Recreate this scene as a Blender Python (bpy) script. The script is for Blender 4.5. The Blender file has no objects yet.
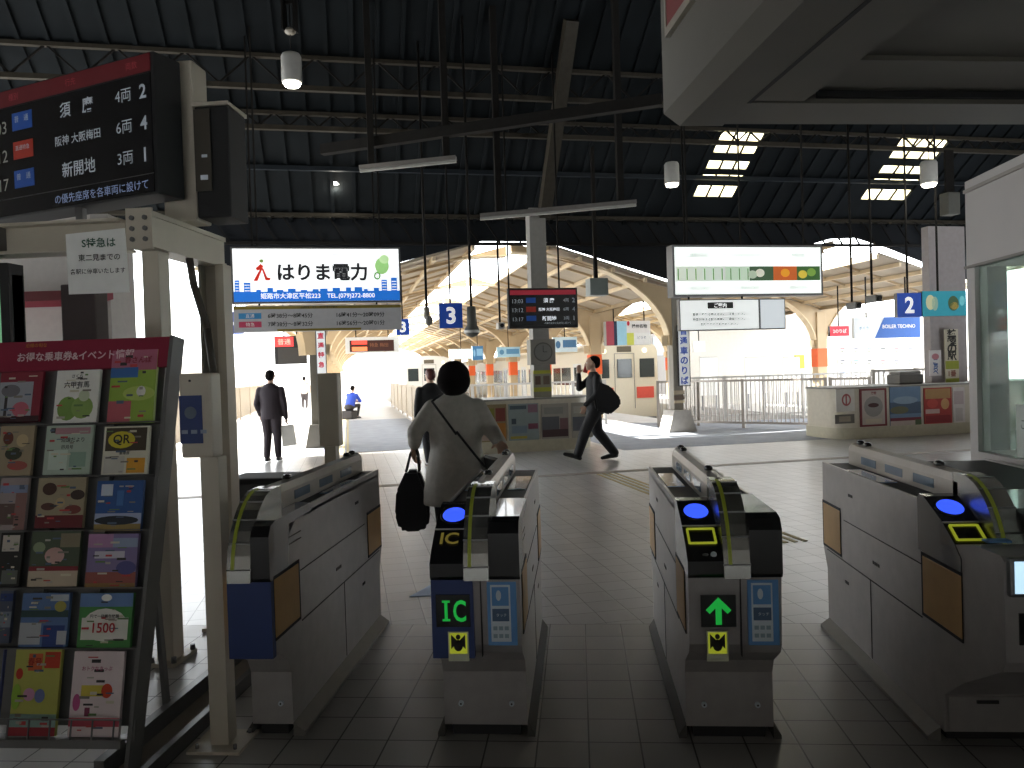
import bpy, bmesh, math, random
from mathutils import Vector, Matrix
random.seed(7)
PI=math.pi
col=bpy.context.scene.collection
# ------------------------------------------------------------------ camera model (1024 x 768 photograph)
F_PX=770.0; CAM_H=1.5
_yaw=math.radians(4.9); _pit=math.radians(-0.9); _rol=math.radians(1.8)
cF=Vector((-math.sin(_yaw)*math.cos(_pit),math.cos(_yaw)*math.cos(_pit),math.sin(_pit)))
_r0=Vector((math.cos(_yaw),math.sin(_yaw),0)); _u0=_r0.cross(cF)
cR=_r0*math.cos(_rol)-_u0*math.sin(_rol); cU=_u0*math.cos(_rol)+_r0*math.sin(_rol)
SA=math.radians(16.9)                      # the station grid is turned against the gate grid
ca,sa=math.cos(SA),math.sin(SA)
def fromS(u,v,z=0): return Vector((u*ca-v*sa,u*sa+v*ca,z))
def ray(x,y): return cF+cR*((x-512)/F_PX)-cU*((y-384)/F_PX)
def atY(x,y,Y):                            # gate grid point at distance Y
    d=ray(x,y); return d*(Y/d.y)+Vector((0,0,CAM_H))
def atV(x,y,v):                            # station grid (u,v,z) at distance v
    d=ray(x,y); dv=-d.x*sa+d.y*ca; p=d*(v/dv); return (p.x*ca+p.y*sa, v, p.z+CAM_H)
# ------------------------------------------------------------------ materials
_M={}
def M(name,c=(.5,.5,.5),rough=.5,metal=0,emit=0,ecol=None,var=.06,scale=12,bump=0,alpha=1,trans=0,spec=.5,coat=0):
    if name in _M: return _M[name]
    m=bpy.data.materials.new(name); m.use_nodes=True; nt=m.node_tree; b=nt.nodes['Principled BSDF']
    b.inputs['Roughness'].default_value=rough; b.inputs['Metallic'].default_value=metal
    b.inputs['Specular IOR Level'].default_value=spec
    b.inputs['Coat Weight'].default_value=coat
    if trans: b.inputs['Transmission Weight'].default_value=trans
    if alpha<1: b.inputs['Alpha'].default_value=alpha
    tc=nt.nodes.new('ShaderNodeTexCoord'); n=nt.nodes.new('ShaderNodeTexNoise'); n.inputs['Scale'].default_value=scale; n.inputs['Detail'].default_value=3
    nt.links.new(tc.outputs['Object'],n.inputs['Vector'])
    r=nt.nodes.new('ShaderNodeValToRGB')
    r.color_ramp.elements[0].position=.3; r.color_ramp.elements[1].position=.7
    lo=[max(0,x*(1-var)) for x in c]; hi=[min(1,x*(1+var)) for x in c]
    r.color_ramp.elements[0].color=(*lo,1); r.color_ramp.elements[1].color=(*hi,1)
    nt.links.new(n.outputs['Fac'],r.inputs['Fac']); nt.links.new(r.outputs['Color'],b.inputs['Base Color'])
    if emit:
        b.inputs['Emission Color'].default_value=(*(ecol or c),1); b.inputs['Emission Strength'].default_value=emit
    if bump:
        bp=nt.nodes.new('ShaderNodeBump'); bp.inputs['Strength'].default_value=bump; bp.inputs['Distance'].default_value=.01
        nt.links.new(n.outputs['Fac'],bp.inputs['Height']); nt.links.new(bp.outputs['Normal'],b.inputs['Normal'])
    _M[name]=m; return m
def C(hexs,rough=.6,emit=0,metal=0):       # paint / print colour from an sRGB hex value
    k='paint_%s_%g_%g_%g'%(hexs,rough,emit,metal)
    if k in _M: return _M[k]
    v=[int(hexs[i:i+2],16)/255 for i in (0,2,4)]
    v=[x/12.92 if x<=.04045 else ((x+.055)/1.055)**2.4 for x in v]
    return M(k,tuple(v),rough,metal,emit,var=.04)
steel=M('brushed_steel',(.36,.34,.33),.36,.3,var=.06,scale=14)
steel_dk=M('dark_steel',(.16,.16,.16),.4,.7)
blackp=M('black_plastic',(.012,.012,.013),.25,coat=.2)
blackm=M('black_matte',(.015,.015,.016),.7)
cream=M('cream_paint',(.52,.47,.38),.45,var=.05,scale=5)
cream_dk=M('dark_cream_paint',(.3,.27,.22),.5,var=.1,scale=5)
tan=M('tan_panel',(.56,.34,.13),.5,var=.05)
tancan=M('canopy_tan_paint',(.5,.375,.225),.55,var=.08,scale=2)
tanlt=M('canopy_light_tan',(.74,.6,.4),.5,var=.08,scale=2)
orange=C('e8622a'); white=C('f2f2ee'); ledw=M('sign_white_lit',(.9,.95,.95),.5,emit=1.0,var=0)
def glassM(name,c=(.9,.95,.95),a=.2,rough=.05):
    if name in _M: return _M[name]
    m=M(name,c,rough,0,0,var=0,alpha=1,spec=.6)
    nt=m.node_tree; b=nt.nodes['Principled BSDF']; t=nt.nodes.new('ShaderNodeBsdfTransparent'); t.inputs['Color'].default_value=(*c,1)
    mx=nt.nodes.new('ShaderNodeMixShader'); mx.inputs[0].default_value=a
    nt.links.new(t.outputs[0],mx.inputs[1]); nt.links.new(b.outputs[0],mx.inputs[2]); nt.links.new(mx.outputs[0],nt.nodes['Material Output'].inputs['Surface'])
    return m
# ------------------------------------------------------------------ mesh builder
class MB:
    def __init__(s): s.bm=bmesh.new(); s.mats=[]
    def mi(s,m):
        if m not in s.mats: s.mats.append(m)
        return s.mats.index(m)
    def _fin(s,vs,m,mat=None,smooth=False):
        fs=set()
        for v in vs:
            if mat is not None: v.co=mat@v.co
            for f in v.link_faces: fs.add(f)
        i=s.mi(m)
        for f in fs: f.material_index=i; f.smooth=smooth
    def box(s,c,d,m,bev=0,rot=None):
        r=bmesh.ops.create_cube(s.bm,size=1); vs=r['verts']
        for v in vs: v.co=Vector((v.co.x*d[0],v.co.y*d[1],v.co.z*d[2]))
        if bev>0:
            es=list({e for v in vs for e in v.link_edges})
            rr=bmesh.ops.bevel(s.bm,geom=es,offset=min(bev,min(d)*.45),segments=2,affect='EDGES',profile=.6)
            vs=list({v for f in rr['faces'] for v in f.verts}|{v for v in vs if v.is_valid})
            # flood to every connected vertex
            st=list(vs); seen=set(vs)
            while st:
                v=st.pop()
                for e in v.link_edges:
                    o=e.other_vert(v)
                    if o not in seen: seen.add(o); st.append(o)
            vs=list(seen)
        T=Matrix.Translation(Vector(c))
        if rot is not None: T=T@rot
        s._fin(vs,m,T); return s
    def b2(s,lo,hi,m,bev=0):
        return s.box([(a+b)/2 for a,b in zip(lo,hi)],[abs(b-a) for a,b in zip(lo,hi)],m,bev)
    def bar(s,p,q,w,h,m):                  # rectangular bar between two points
        p=Vector(p);q=Vector(q);d=q-p;L=d.length
        if L<1e-6: return s
        y=d.normalized(); up=Vector((0,0,1))
        if abs(y.dot(up))>.98: up=Vector((0,1,0))
        x=y.cross(up).normalized(); z=x.cross(y)
        R=Matrix((x,y,z)).transposed().to_4x4()
        return s.box((p+q)/2,(w,L,h),m,rot=R)
    def tube(s,p,q,r,m,r2=None,n=12,cap=True):
        p=Vector(p);q=Vector(q);d=q-p;L=d.length
        rr=bmesh.ops.create_cone(s.bm,cap_ends=cap,segments=n,radius1=r,radius2=r if r2 is None else r2,depth=L)
        T=Matrix.Translation((p+q)/2)@d.to_track_quat('Z','Y').to_matrix().to_4x4()
        s._fin(rr['verts'],m,T,True)
        for v in rr['verts']:
            for f in v.link_faces:
                if len(f.verts)>4: f.smooth=False
        return s
    def path(s,pts,r,m,n=8):
        for a,b in zip(pts[:-1],pts[1:]): s.tube(a,b,r,m,n=n)
        for a in pts[1:-1]: s.ball(a,(r,r,r),m,1)
        return s
    def ball(s,c,r,m,sub=2,rot=None):
        rr=bmesh.ops.create_icosphere(s.bm,subdivisions=sub,radius=1)
        T=Matrix.Translation(Vector(c))
        if rot is not None: T=T@rot
        T=T@Matrix.Diagonal((r[0],r[1],r[2],1)); s._fin(rr['verts'],m,T,True); return s
    def prism(s,poly,a0,a1,m,axis='x',smooth=False):   # polygon in the two other axes, extruded along axis
        def P(p,t):
            if axis=='x': return Vector((t,p[0],p[1]))
            if axis=='y': return Vector((p[0],t,p[1]))
            return Vector((p[0],p[1],t))
        A=[s.bm.verts.new(P(p,a0)) for p in poly]; B=[s.bm.verts.new(P(p,a1)) for p in poly]
        i=s.mi(m); fs=[]
        n=len(poly)
        for k in range(n):
            fs.append(s.bm.faces.new((A[k],A[(k+1)%n],B[(k+1)%n],B[k])))
        for f in fs: f.smooth=smooth
        c1=s.bm.faces.new(A[::-1]); c2=s.bm.faces.new(B); fs+=[c1,c2]
        for f in fs: f.material_index=i
        bmesh.ops.recalc_face_normals(s.bm,faces=fs)
        return s
    def lathe(s,prof,m,c=(0,0,0),n=20):    # (r,z) profile about a vertical axis
        rings=[]
        for r,z in prof:
            rings.append([s.bm.verts.new((c[0]+r*math.cos(2*PI*k/n),c[1]+r*math.sin(2*PI*k/n),c[2]+z)) for k in range(n)])
        i=s.mi(m); fs=[]
        for A,B in zip(rings[:-1],rings[1:]):
            for k in range(n):
                f=s.bm.faces.new((A[k],A[(k+1)%n],B[(k+1)%n],B[k])); f.smooth=True; f.material_index=i; fs.append(f)
        for R in (rings[0],rings[-1]):
            f=s.bm.faces.new(R); f.material_index=i; fs.append(f)
        bmesh.ops.recalc_face_normals(s.bm,faces=fs); return s
    def poly(s,pts,m):
        f=s.bm.faces.new([s.bm.verts.new(p) for p in pts]); f.material_index=s.mi(m); return s
    def plate(s,x0,x1,z0,z1,y,m,t=.003):   # thin print on a face that looks toward -y
        return s.b2((x0,y-t,z0),(x1,y,z1),m)
    def disc(s,x,z,rx,rz,y,m,t=.003,n=24):
        return s.prism([(x+rx*math.cos(2*PI*k/n),z+rz*math.sin(2*PI*k/n)) for k in range(n)],y-t,y,m,'y')
    def text(s,t,cx,cz,w,h,y,m,depth=.003,rot=0,keep=True,bold=0):
        """lettering on a face that looks toward -y, centred on (cx,cz), fitted into w x h"""
        me=textmesh(t,bold)
        xs=[v.co.x for v in me.vertices]; ys=[v.co.y for v in me.vertices]
        if not xs: return s
        sx=w/max(1e-6,max(xs)-min(xs)); sy=h/max(1e-6,max(ys)-min(ys))
        if keep: sx=sy=min(sx,sy)
        mx=(max(xs)+min(xs))/2; my=(max(ys)+min(ys))/2
        i=s.mi(m); vs=[]
        for v in me.vertices:
            X=(v.co.x-mx)*sx; Z=(v.co.y-my)*sy
            if rot: X,Z=X*math.cos(rot)-Z*math.sin(rot),X*math.sin(rot)+Z*math.cos(rot)
            vs.append(s.bm.verts.new((cx+X,y-depth-.0005,cz+Z)))
        for p in me.polygons:
            try:
                f=s.bm.faces.new([vs[k] for k in p.vertices]); f.material_index=i
            except ValueError: pass
        return s
    def vtext(s,t,cx,ztop,size,step,y,m,bold=0):
        for k,ch in enumerate(t): s.text(ch,cx,ztop-step*(k+.5),size*(.2 if ch=='・' else 1),size*(.2 if ch=='・' else 1),y,m,bold=bold)
        return s
    def xform(s,T): 
        bmesh.ops.transform(s.bm,matrix=T,verts=s.bm.verts); return s
    def mesh(s,name):
        me=bpy.data.meshes.new(name); s.bm.to_mesh(me); s.bm.free()
        for m in s.mats: me.materials.append(m)
        return me
_T={}
def textmesh(t,bold=0):
    k=(t,bold)
    if k in _T: return _T[k]
    cu=bpy.data.curves.new('t','FONT'); cu.body=t; cu.size=1; cu.resolution_u=3; cu.offset=bold
    o=bpy.data.objects.new('t',cu); col.objects.link(o)
    dg=bpy.context.evaluated_depsgraph_get(); me=bpy.data.meshes.new_from_object(o.evaluated_get(dg))
    bpy.data.objects.remove(o); bpy.data.curves.remove(cu); _T[k]=me; return me
# ------------------------------------------------------------------ scene graph
def link(name,data,parent=None,loc=None,rz=0):
    o=bpy.data.objects.new(name,data); col.objects.link(o)
    if parent is not None: o.parent=parent
    if loc is not None: o.location=loc
    o.rotation_euler=(0,0,rz); return o
def tag(o,label,cat,group=None):
    o['label']=label; o['category']=cat
    if group: o['group']=group
    return o
def thing(name,label,cat,loc=(0,0,0),rz=0,group=None):
    o=link(name,None,None,loc,rz); o.empty_display_size=.1; return tag(o,label,cat,group)
def part(parent,name,mb,label=None):
    o=link(name,mb.mesh(name),parent)
    if label: o['label']=label
    return o
def solo(name,mb,label,cat,loc=(0,0,0),rz=0,group=None):
    return tag(link(name,mb.mesh(name),None,loc,rz),label,cat,group)
def struct(name,mb,loc=(0,0,0),rz=0):
    o=link(name,mb.mesh(name),None,loc,rz); o['kind']='structure'; return o
def copy_tree(o,parent=None):
    c=o.copy(); col.objects.link(c)
    if parent is not None: c.parent=parent
    for ch in list(o.children): copy_tree(ch,c)
    return c
# ------------------------------------------------------------------ world, camera, exposure
sc=bpy.context.scene
w=bpy.data.worlds.new('World'); sc.world=w; w.use_nodes=True
bg=w.node_tree.nodes['Background']; bg.inputs['Color'].default_value=(.93,.97,1,1); bg.inputs['Strength'].default_value=6.3
cam=bpy.data.cameras.new('Camera'); cam.lens=F_PX/1024*36; cam.sensor_width=36; cam.clip_end=400
co=bpy.data.objects.new('Camera',cam); col.objects.link(co)
co.matrix_world=Matrix.Translation((0,0,CAM_H))@Matrix((cR,cU,-cF)).transposed().to_4x4(); sc.camera=co
sun=bpy.data.lights.new('Sun','SUN'); sun.energy=20; sun.angle=.01; sun.color=(1,.96,.88)
so=bpy.data.objects.new('Sun',sun); col.objects.link(so)
sd=fromS(.75,-.3,0)+Vector((0,0,-1)); so.rotation_euler=sd.to_track_quat('-Z','Y').to_euler(); so.location=(0,0,30)
vs=sc.view_settings; vs.view_transform='Standard'; vs.look='None'; vs.exposure=.3; vs.gamma=1; vs.use_curve_mapping=False
sc.cycles.use_denoising=True; sc.cycles.max_bounces=7; sc.cycles.diffuse_bounces=4; sc.cycles.glossy_bounces=3; sc.cycles.transparent_max_bounces=10; sc.cycles.sample_clamp_indirect=6
sc.cycles.caustics_reflective=False; sc.cycles.caustics_refractive=False
# ================================================================== FLOORS
def tileM(name,c1,c2,mortar,size,rough,ang=0,msize=.018):
    m=bpy.data.materials.new(name); m.use_nodes=True; nt=m.node_tree; b=nt.nodes['Principled BSDF']
    tc=nt.nodes.new('ShaderNodeTexCoord'); mp=nt.nodes.new('ShaderNodeMapping'); mp.inputs['Scale'].default_value=(1/size,1/size,1/size)
    nt.links.new(tc.outputs['Object'],mp.inputs['Vector'])
    br=nt.nodes.new('ShaderNodeTexBrick'); br.offset=0; br.squash=1
    br.inputs['Scale'].default_value=1; br.inputs['Brick Width'].default_value=1; br.inputs['Row Height'].default_value=1
    br.inputs['Mortar Size'].default_value=msize; br.inputs['Mortar Smooth'].default_value=.2; br.inputs['Bias'].default_value=0
    br.inputs['Color1'].default_value=(*c1,1); br.inputs['Color2'].default_value=(*c2,1); br.inputs['Mortar'].default_value=(*mortar,1)
    nt.links.new(mp.outputs[0],br.inputs['Vector'])
    n=nt.nodes.new('ShaderNodeTexNoise'); n.inputs['Scale'].default_value=1.2; n.inputs['Detail'].default_value=5; nt.links.new(tc.outputs['Object'],n.inputs['Vector'])
    r=nt.nodes.new('ShaderNodeMapRange'); r.inputs['To Min'].default_value=.8; r.inputs['To Max'].default_value=1.2; nt.links.new(n.outputs['Fac'],r.inputs['Value'])
    mx=nt.nodes.new('ShaderNodeMix'); mx.data_type='RGBA'; mx.blend_type='MULTIPLY'; mx.inputs[0].default_value=1
    nt.links.new(br.outputs['Color'],mx.inputs[6]); nt.links.new(r.outputs[0],mx.inputs[7]); nt.links.new(mx.outputs[2],b.inputs['Base Color'])
    b.inputs['Roughness'].default_value=rough
    bp=nt.nodes.new('ShaderNodeBump'); bp.inputs['Strength'].default_value=.4; bp.inputs['Distance'].default_value=.004; bp.invert=True
    nt.links.new(br.outputs['Fac'],bp.inputs['Height']); nt.links.new(bp.outputs['Normal'],b.inputs['Normal'])
    return m
tileG=tileM('gate_floor_tile',(.40,.385,.365),(.355,.34,.32),(.05,.045,.04),.206,.36)
tileS=tileM('concourse_floor_tile',(.40,.395,.39),(.355,.35,.345),(.09,.085,.08),.206,.3)
asph=M('platform_asphalt',(.25,.27,.31),.75,var=.12,scale=3)
paver=M('platform_paver',(.5,.49,.48),.6,var=.08,scale=3)
ballast=M('track_ballast',(.34,.31,.28),.9,var=.4,scale=25)
# gate grid floor: Y below 4.54
ZB=-.2
def slab(pts,z,m,t=.2):
    b=MB(); b.prism(pts,z-t,z,m,'z'); return b
struct('floor',slab([(-9,-7),(9,-7),(9,4.54),(-9,4.54)],0,tileG))
# concourse floor in station grid; near edge follows the line Y=4.54
def toS(x,y): return (x*ca+y*sa,-x*sa+y*ca)
p1=toS(-9,4.54); p2=toS(9,4.54)
struct('floor',slab([p1,p2,(14,13.3),(14,16),(-9,16),(-9,8)],0,tileS),(0,0,0),SA)
pf=MB()
pf.prism([(-9,16),(2.3,16),(2.3,95),(-9,95)],-1.2,-.001,paver,'z')
pf.prism([(2.3,16),(26,16),(26,18.3),(14,18.3),(8.9,19.3),(6.9,20.3),(2.3,20.3)],-1.2,-.002,asph,'z')
pf.prism([(6.9,20.3),(8.9,19.3),(8.9,95),(6.9,95)],-1.2,-.001,paver,'z')
pf.prism([(12.7,18.3),(17,18.3),(17,95),(12.7,95)],-1.2,-.001,paver,'z')
pf.prism([(14,4),(26,4),(26,16),(14,16)],-1.2,-.002,asph,'z')
struct('floor',pf,(0,0,0),SA)
tp=MB(); tp.b2((-12,16,-1.3),(30,120,-1.2),ballast); struct('floor',tp,(0,0,0),SA)
# paving bands and strips laid flush in the floor
def strip(name,pts,z,m): return struct(name,slab(pts,z,m,.004),(0,0,0),SA)
joint=M('stone_band',(.25,.22,.18),.6,var=.12)
tact=M('tactile_paving',(.40,.33,.17),.7,var=.1,scale=30)
strip('trim_1',[(-8,10.55),(13.5,10.55),(13.5,10.75),(-8,10.75)],.003,joint)
strip('trim_2',[(4.9,13.35),(14,13.35),(14,16),(4.9,16)],.003,asph)
strip('trim_3',[(-.62,15.6),(1.95,15.6),(1.95,27),(-.62,27)],.003,asph)
g=MB()
for k in range(4): g.prism([(3.42+k*.09,5.8),(3.46+k*.09,5.8),(3.46+k*.09,10.5),(3.42+k*.09,10.5)],0,.006,tact,'z')
struct('trim_4',g,(0,0,0),SA)
g=MB()
for k in range(4): g.b2((-.35+k*.09,15.5,0),(-.30+k*.09,60,.006),tact)
struct('trim_5',g,(0,0,0),SA)
b=MB(); b.prism([(0,0),(.34,.02),(.2,.46)],0,.004,C('9db4d6'),'z')
p=atY(408,588,0+5.2); solo('floor_sticker',b,'pale blue triangular sticker on the floor tiles by the grey coated woman','sticker',(-1.18,5.1,0),.1)
# platform edge walls and rails in the pits
rl=MB()
for cx in (4.7,10.8):
    for k in (-.53,.53): rl.b2((cx+k-.035,21,-1.2),(cx+k+.035,95,-1.05),steel_dk)
    for k in range(60): rl.b2((cx-1.1,21+k*.75,-1.22),(cx+1.1,21.25+k*.75,-1.17),M('sleeper',(.16,.13,.1),.9))
struct('trim_6',rl,(0,0,0),SA)

# ================================================================== HALL ROOF
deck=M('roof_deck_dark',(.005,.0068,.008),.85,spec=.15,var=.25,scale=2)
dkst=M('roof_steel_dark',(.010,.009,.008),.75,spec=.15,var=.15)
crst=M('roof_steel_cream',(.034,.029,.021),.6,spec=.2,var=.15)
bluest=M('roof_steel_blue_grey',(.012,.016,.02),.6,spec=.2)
EV=16.2; EZ=atV(600,217,EV)[2]; SL=.7
def rz_(v): return EZ+SL*(EV-v) if v>9 else EZ+SL*(EV-9)
U0,U1=-9,15.4
# skylight strips: cut the deck into columns around them
sky=[]
def roofpt(x,y):    # where a view ray meets the sloped roof (station coordinates)
    d=ray(x,y); du=d.x*ca+d.y*sa; dv=-d.x*sa+d.y*ca
    t=(EZ+SL*EV-CAM_H)/(d.z+SL*dv); return du*t,dv*t,CAM_H+d.z*t
s1a=roofpt(706,168); s1b=roofpt(747,168); s2a=roofpt(882,168); s2b=roofpt(928,168)
lo=roofpt(712,199)[1]; hi=11.9
mullv=[lo-.0]
bands=[]
ys=[(198,186),(179,175),(170,161),(154,130)]
for a_,b_ in ys: bands.append((roofpt(725,a_)[1],roofpt(725,b_)[1]))
rf=MB()
def rp(u0,u1,v0,v1,m=deck,t=.08):
    rf.prism([(v0,rz_(v0)),(v1,rz_(v1)),(v1,rz_(v1)+t),(v0,rz_(v0)+t)],u0,u1,m,'x')
cuts=[(U0,s1a[0]),(s1b[0],s2a[0]),(s2b[0],U1)]
for c0,c1 in cuts: rp(c0,c1,EV+.4,9)
for c0,c1 in ((s1a[0],s1b[0]),(s2a[0],s2b[0])):
    edges=[EV+.4]+[q for bnd in bands for q in bnd]+[9]
    for k in range(0,len(edges)-1,2): rp(c0,c1,edges[k],edges[k+1])
rf.b2((U0,-9,rz_(9)),(U1,9,rz_(9)+.1),deck)
# corrugation ribs under the slope
k=U0
while k<U1:
    if not(s1a[0]-.1<k<s1b[0] or s2a[0]-.1<k<s2b[0]):
        rf.bar((k,EV+.3,rz_(EV+.3)-.03),(k,9,rz_(9)-.03),.07,.05,deck)
    k+=.42
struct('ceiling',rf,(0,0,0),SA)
skm=bpy.data.materials.new('skylight_sheet'); skm.use_nodes=True; nt=skm.node_tree
b_=nt.nodes['Principled BSDF']; b_.inputs['Base Color'].default_value=(.85,.8,.62,1); tr=nt.nodes.new('ShaderNodeBsdfTranslucent'); tr.inputs['Color'].default_value=(.9,.85,.66,1)
mx=nt.nodes.new('ShaderNodeMixShader'); mx.inputs[0].default_value=.75; nt.links.new(b_.outputs[0],mx.inputs[1]); nt.links.new(tr.outputs[0],mx.inputs[2]); nt.links.new(mx.outputs[0],nt.nodes['Material Output'].inputs['Surface'])
n=0
for c0,c1 in ((s1a[0],s1b[0]),(s2a[0],s2b[0])):
    n+=1; b=MB()
    for v0,v1 in bands:
        b.prism([(v0,rz_(v0)+.02),(v1,rz_(v1)+.02),(v1,rz_(v1)+.03),(v0,rz_(v0)+.03)],c0,c1,skm,'x')
        for f in (.33,.66): b.bar((c0+(c1-c0)*f,v0,rz_(v0)),(c0+(c1-c0)*f,v1,rz_(v1)),.03,.04,dkst)
    struct('window_%d'%n,b,(0,0,0),SA)
# purlin girders across the roof: lattice girders, with chords and zigzag bracing
def girder(name,v,ztop,zbot,mt,mb_,label,nb=40,w=.09,u0=U0,u1=U1):
    t=thing(name,label,'roof girder',fromS(0,v,0),SA)
    a=MB(); a.b2((u0,-w/2,zbot-w*.9),(u1,w/2,zbot),mb_); part(t,'bottom_chord',a)
    if ztop>zbot+.1:
        a=MB(); a.b2((u0,-w/2,ztop-w*.7),(u1,w/2,ztop),mt); part(t,'top_chord',a)
        a=MB(); st=(u1-u0)/nb
        for k in range(nb):
            x=u0+k*st; a.bar((x,0,zbot),(x+st/2,0,ztop-.03),.03,.03,dkst); a.bar((x+st/2,0,ztop-.03),(x+st,0,zbot),.03,.03,dkst)
        part(t,'bracing',a)
    return t
g1=roofpt(400,58); g2=roofpt(400,113); g3=roofpt(400,166)
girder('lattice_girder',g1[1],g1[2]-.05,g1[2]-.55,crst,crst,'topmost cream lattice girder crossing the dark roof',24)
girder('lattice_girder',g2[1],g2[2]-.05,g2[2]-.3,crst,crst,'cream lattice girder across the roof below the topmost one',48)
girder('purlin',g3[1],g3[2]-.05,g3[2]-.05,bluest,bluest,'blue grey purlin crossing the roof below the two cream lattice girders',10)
e=thing('eaves_truss','long cream eaves truss at the far edge of the dark hall roof','roof truss',fromS(0,EV,0),SA)
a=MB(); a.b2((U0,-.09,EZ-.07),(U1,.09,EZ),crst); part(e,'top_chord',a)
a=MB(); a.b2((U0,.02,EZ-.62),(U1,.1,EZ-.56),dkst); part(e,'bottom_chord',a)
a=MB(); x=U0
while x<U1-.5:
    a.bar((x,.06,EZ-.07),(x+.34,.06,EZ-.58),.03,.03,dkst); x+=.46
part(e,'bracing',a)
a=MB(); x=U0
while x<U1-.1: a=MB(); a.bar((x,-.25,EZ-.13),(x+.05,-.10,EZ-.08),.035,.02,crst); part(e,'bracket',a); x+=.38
# long brace, inclined strut, v-direction ties
t=solo('roof_brace',MB().bar(atV(322,150,13.0),atV(662,100,10.5),.13,.16,dkst),'long dark steel brace slanting across the roof','roof brace',(0,0,0),SA)
P0=atV(541,236,14.3); P1=roofpt(571,14)
a=MB(); a.bar(atV(544,216,14.4),(P1[0],P1[1],P1[2]-.1),.22,.2,crst)
solo('roof_strut',a,'cream inclined strut rising from the central column to the roof','roof strut',(0,0,0),SA)
def bx(p): return (p[0],p[1],p[2])
for (x0,y0,x1,y1,lab) in ((480,216,636,202,'long grey light batten hanging low before the central column'),(360,168,456,158,'thin grey light batten hanging in the dark roof left of the strut')):
    A=atV(x0,y0,12.5); B=atV(x1,y1,12.0); t=thing('light_batten',lab,'light batten',fromS(*bx(A)),SA)
    q=Vector(B)-Vector(A); a=MB(); a.bar((0,0,0),q,.13,.06,M('batten_grey',(.14,.13,.12),.5)); part(t,'housing',a)
    a=MB(); a.bar(Vector((0,0,-.05)),q-Vector((0,0,.05)),.05,.04,M('tube_off',(.35,.35,.32),.3)); part(t,'tube',a)
    for f in (.12,.9):
        c=q*f; vv=A[1]+c.y; a=MB(); a.b2((c.x-.05,c.y-.05,c.z+.03),(c.x+.05,c.y+.05,rz_(vv)-A[2]),dkst); part(t,'hanger',a)
# cylindrical pendant lamps
lampg=M('lamp_glow',(1,.97,.85),.5,emit=9,var=0)
def pendant(x,y,D,lab,sz=1,lit=True,box=False):
    d=ray(x,y); p=d*(D/1.0); p=Vector((p.x,p.y,p.z+CAM_H)); u,v=toS(p.x,p.y); top=rz_(v)-p.z
    t=thing('pendant_lamp',lab,'pendant lamp',p,0)
    a=MB(); a.lathe([(.10*sz,.02),(.135*sz,.0),(.14*sz,.02),(.14*sz,.36*sz),(.12*sz,.40*sz),(.03,.42*sz)],M('lamp_housing',(.42,.41,.38),.5)); part(t,'lamp_shade',a)
    if lit:
        a=MB(); a.lathe([(.02,-.06*sz),(.10*sz,-.045*sz),(.125*sz,-.005),(.05,.0)],lampg); part(t,'bulb',a)
        l=bpy.data.lights.new('l','POINT'); l.energy=14; l.color=(1,.95,.82); l.shadow_soft_size=.1
        lo_=bpy.data.objects.new('lamp_light',l); col.objects.link(lo_); lo_.parent=t; lo_.location=(0,0,-.15)
    a=MB(); a.tube((0,0,.4*sz),(0,0,top),.008,dkst,n=6)
    if box: a.b2((-.09,-.09,.72),(-.07,.09,1.2),dkst); a.b2((.07,-.09,.72),(.09,.09,1.2),dkst); a.ball((0,0,.72),(.08,.08,.05),cream_dk); a.b2((-.09,-.02,1.1),(.09,.02,1.14),dkst)
    part(t,'rod',a)
pendant(292,83,10.8,'large lit cylindrical pendant lamp highest up in the roof',box=True)
pendant(335,183,15.2,'small lit pendant lamp above the white power company sign')
pendant(672,184,14.6,'lit pendant lamp just left of the first skylight strip')
pendant(929,184,13.6,'lit pendant lamp at the lower end of the right skylight strip')
pendant(312,142,16,'tiny unlit pendant between the two lit lamps on the left',.75,False)
# ================================================================== PLATFORM CANOPIES
ROWS={'L':-.7,'A':7.45,'B':15.2}; CR={'LA':3.6,'AB':11.3}
VAL=3.15; CZ=4.35
def arm(c,cr,th=.22,zc=CZ-.22,zs=2.0,hw=.17):
    s=1 if cr>c else -1; x0=c+s*hw; pts=[]
    n=14
    for k in range(n+1):
        a_=k/n*PI/2; pts.append((x0+(cr-x0)*(1-math.cos(a_)),zs+(zc-zs)*math.sin(a_)))
    pts.append((cr,CZ)); pts.append((c,VAL+.1)); pts.append((c,zs))
    if s<0: pts=pts[::-1]
    return pts
def column(row,v,lab,left,right,w=.34,band=True,pm=None):
    c=ROWS[row]; t=thing('canopy_column',lab,'canopy column',fromS(c,v,0),SA,'canopy columns of row '+row)
    a=MB(); a.b2((-w/2,-w/2,0),(w/2,w/2,VAL),pm or tancan,.02); part(t,'post',a)
    for e in (left,right):
        if e is None: continue
        a=MB()
        a.prism([(x-c,z) for x,z in arm(c,e)],-.11,.11,tancan,'y')
        # light flange along the inner curve
        q=arm(c,e); q=q[::-1] if e<c else q
        q=[(x-c,z) for x,z in q[:15]]
        for p0,p1 in zip(q[:-1],q[1:]): a.bar((p0[0],0,p0[1]),(p1[0],0,p1[1]),.3,.03,tanlt)
        part(t,'arm',a)
    if band:
        a=MB(); a.b2((-w/2-.01,-w/2-.01,1.35),(w/2+.01,w/2+.01,1.95),orange); part(t,'orange_band',a)
    return t
vA=[16.7+6*k for k in range(10)]
ordn=['nearest','second','third','fourth','fifth','sixth','seventh','eighth','ninth','tenth']
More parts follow.
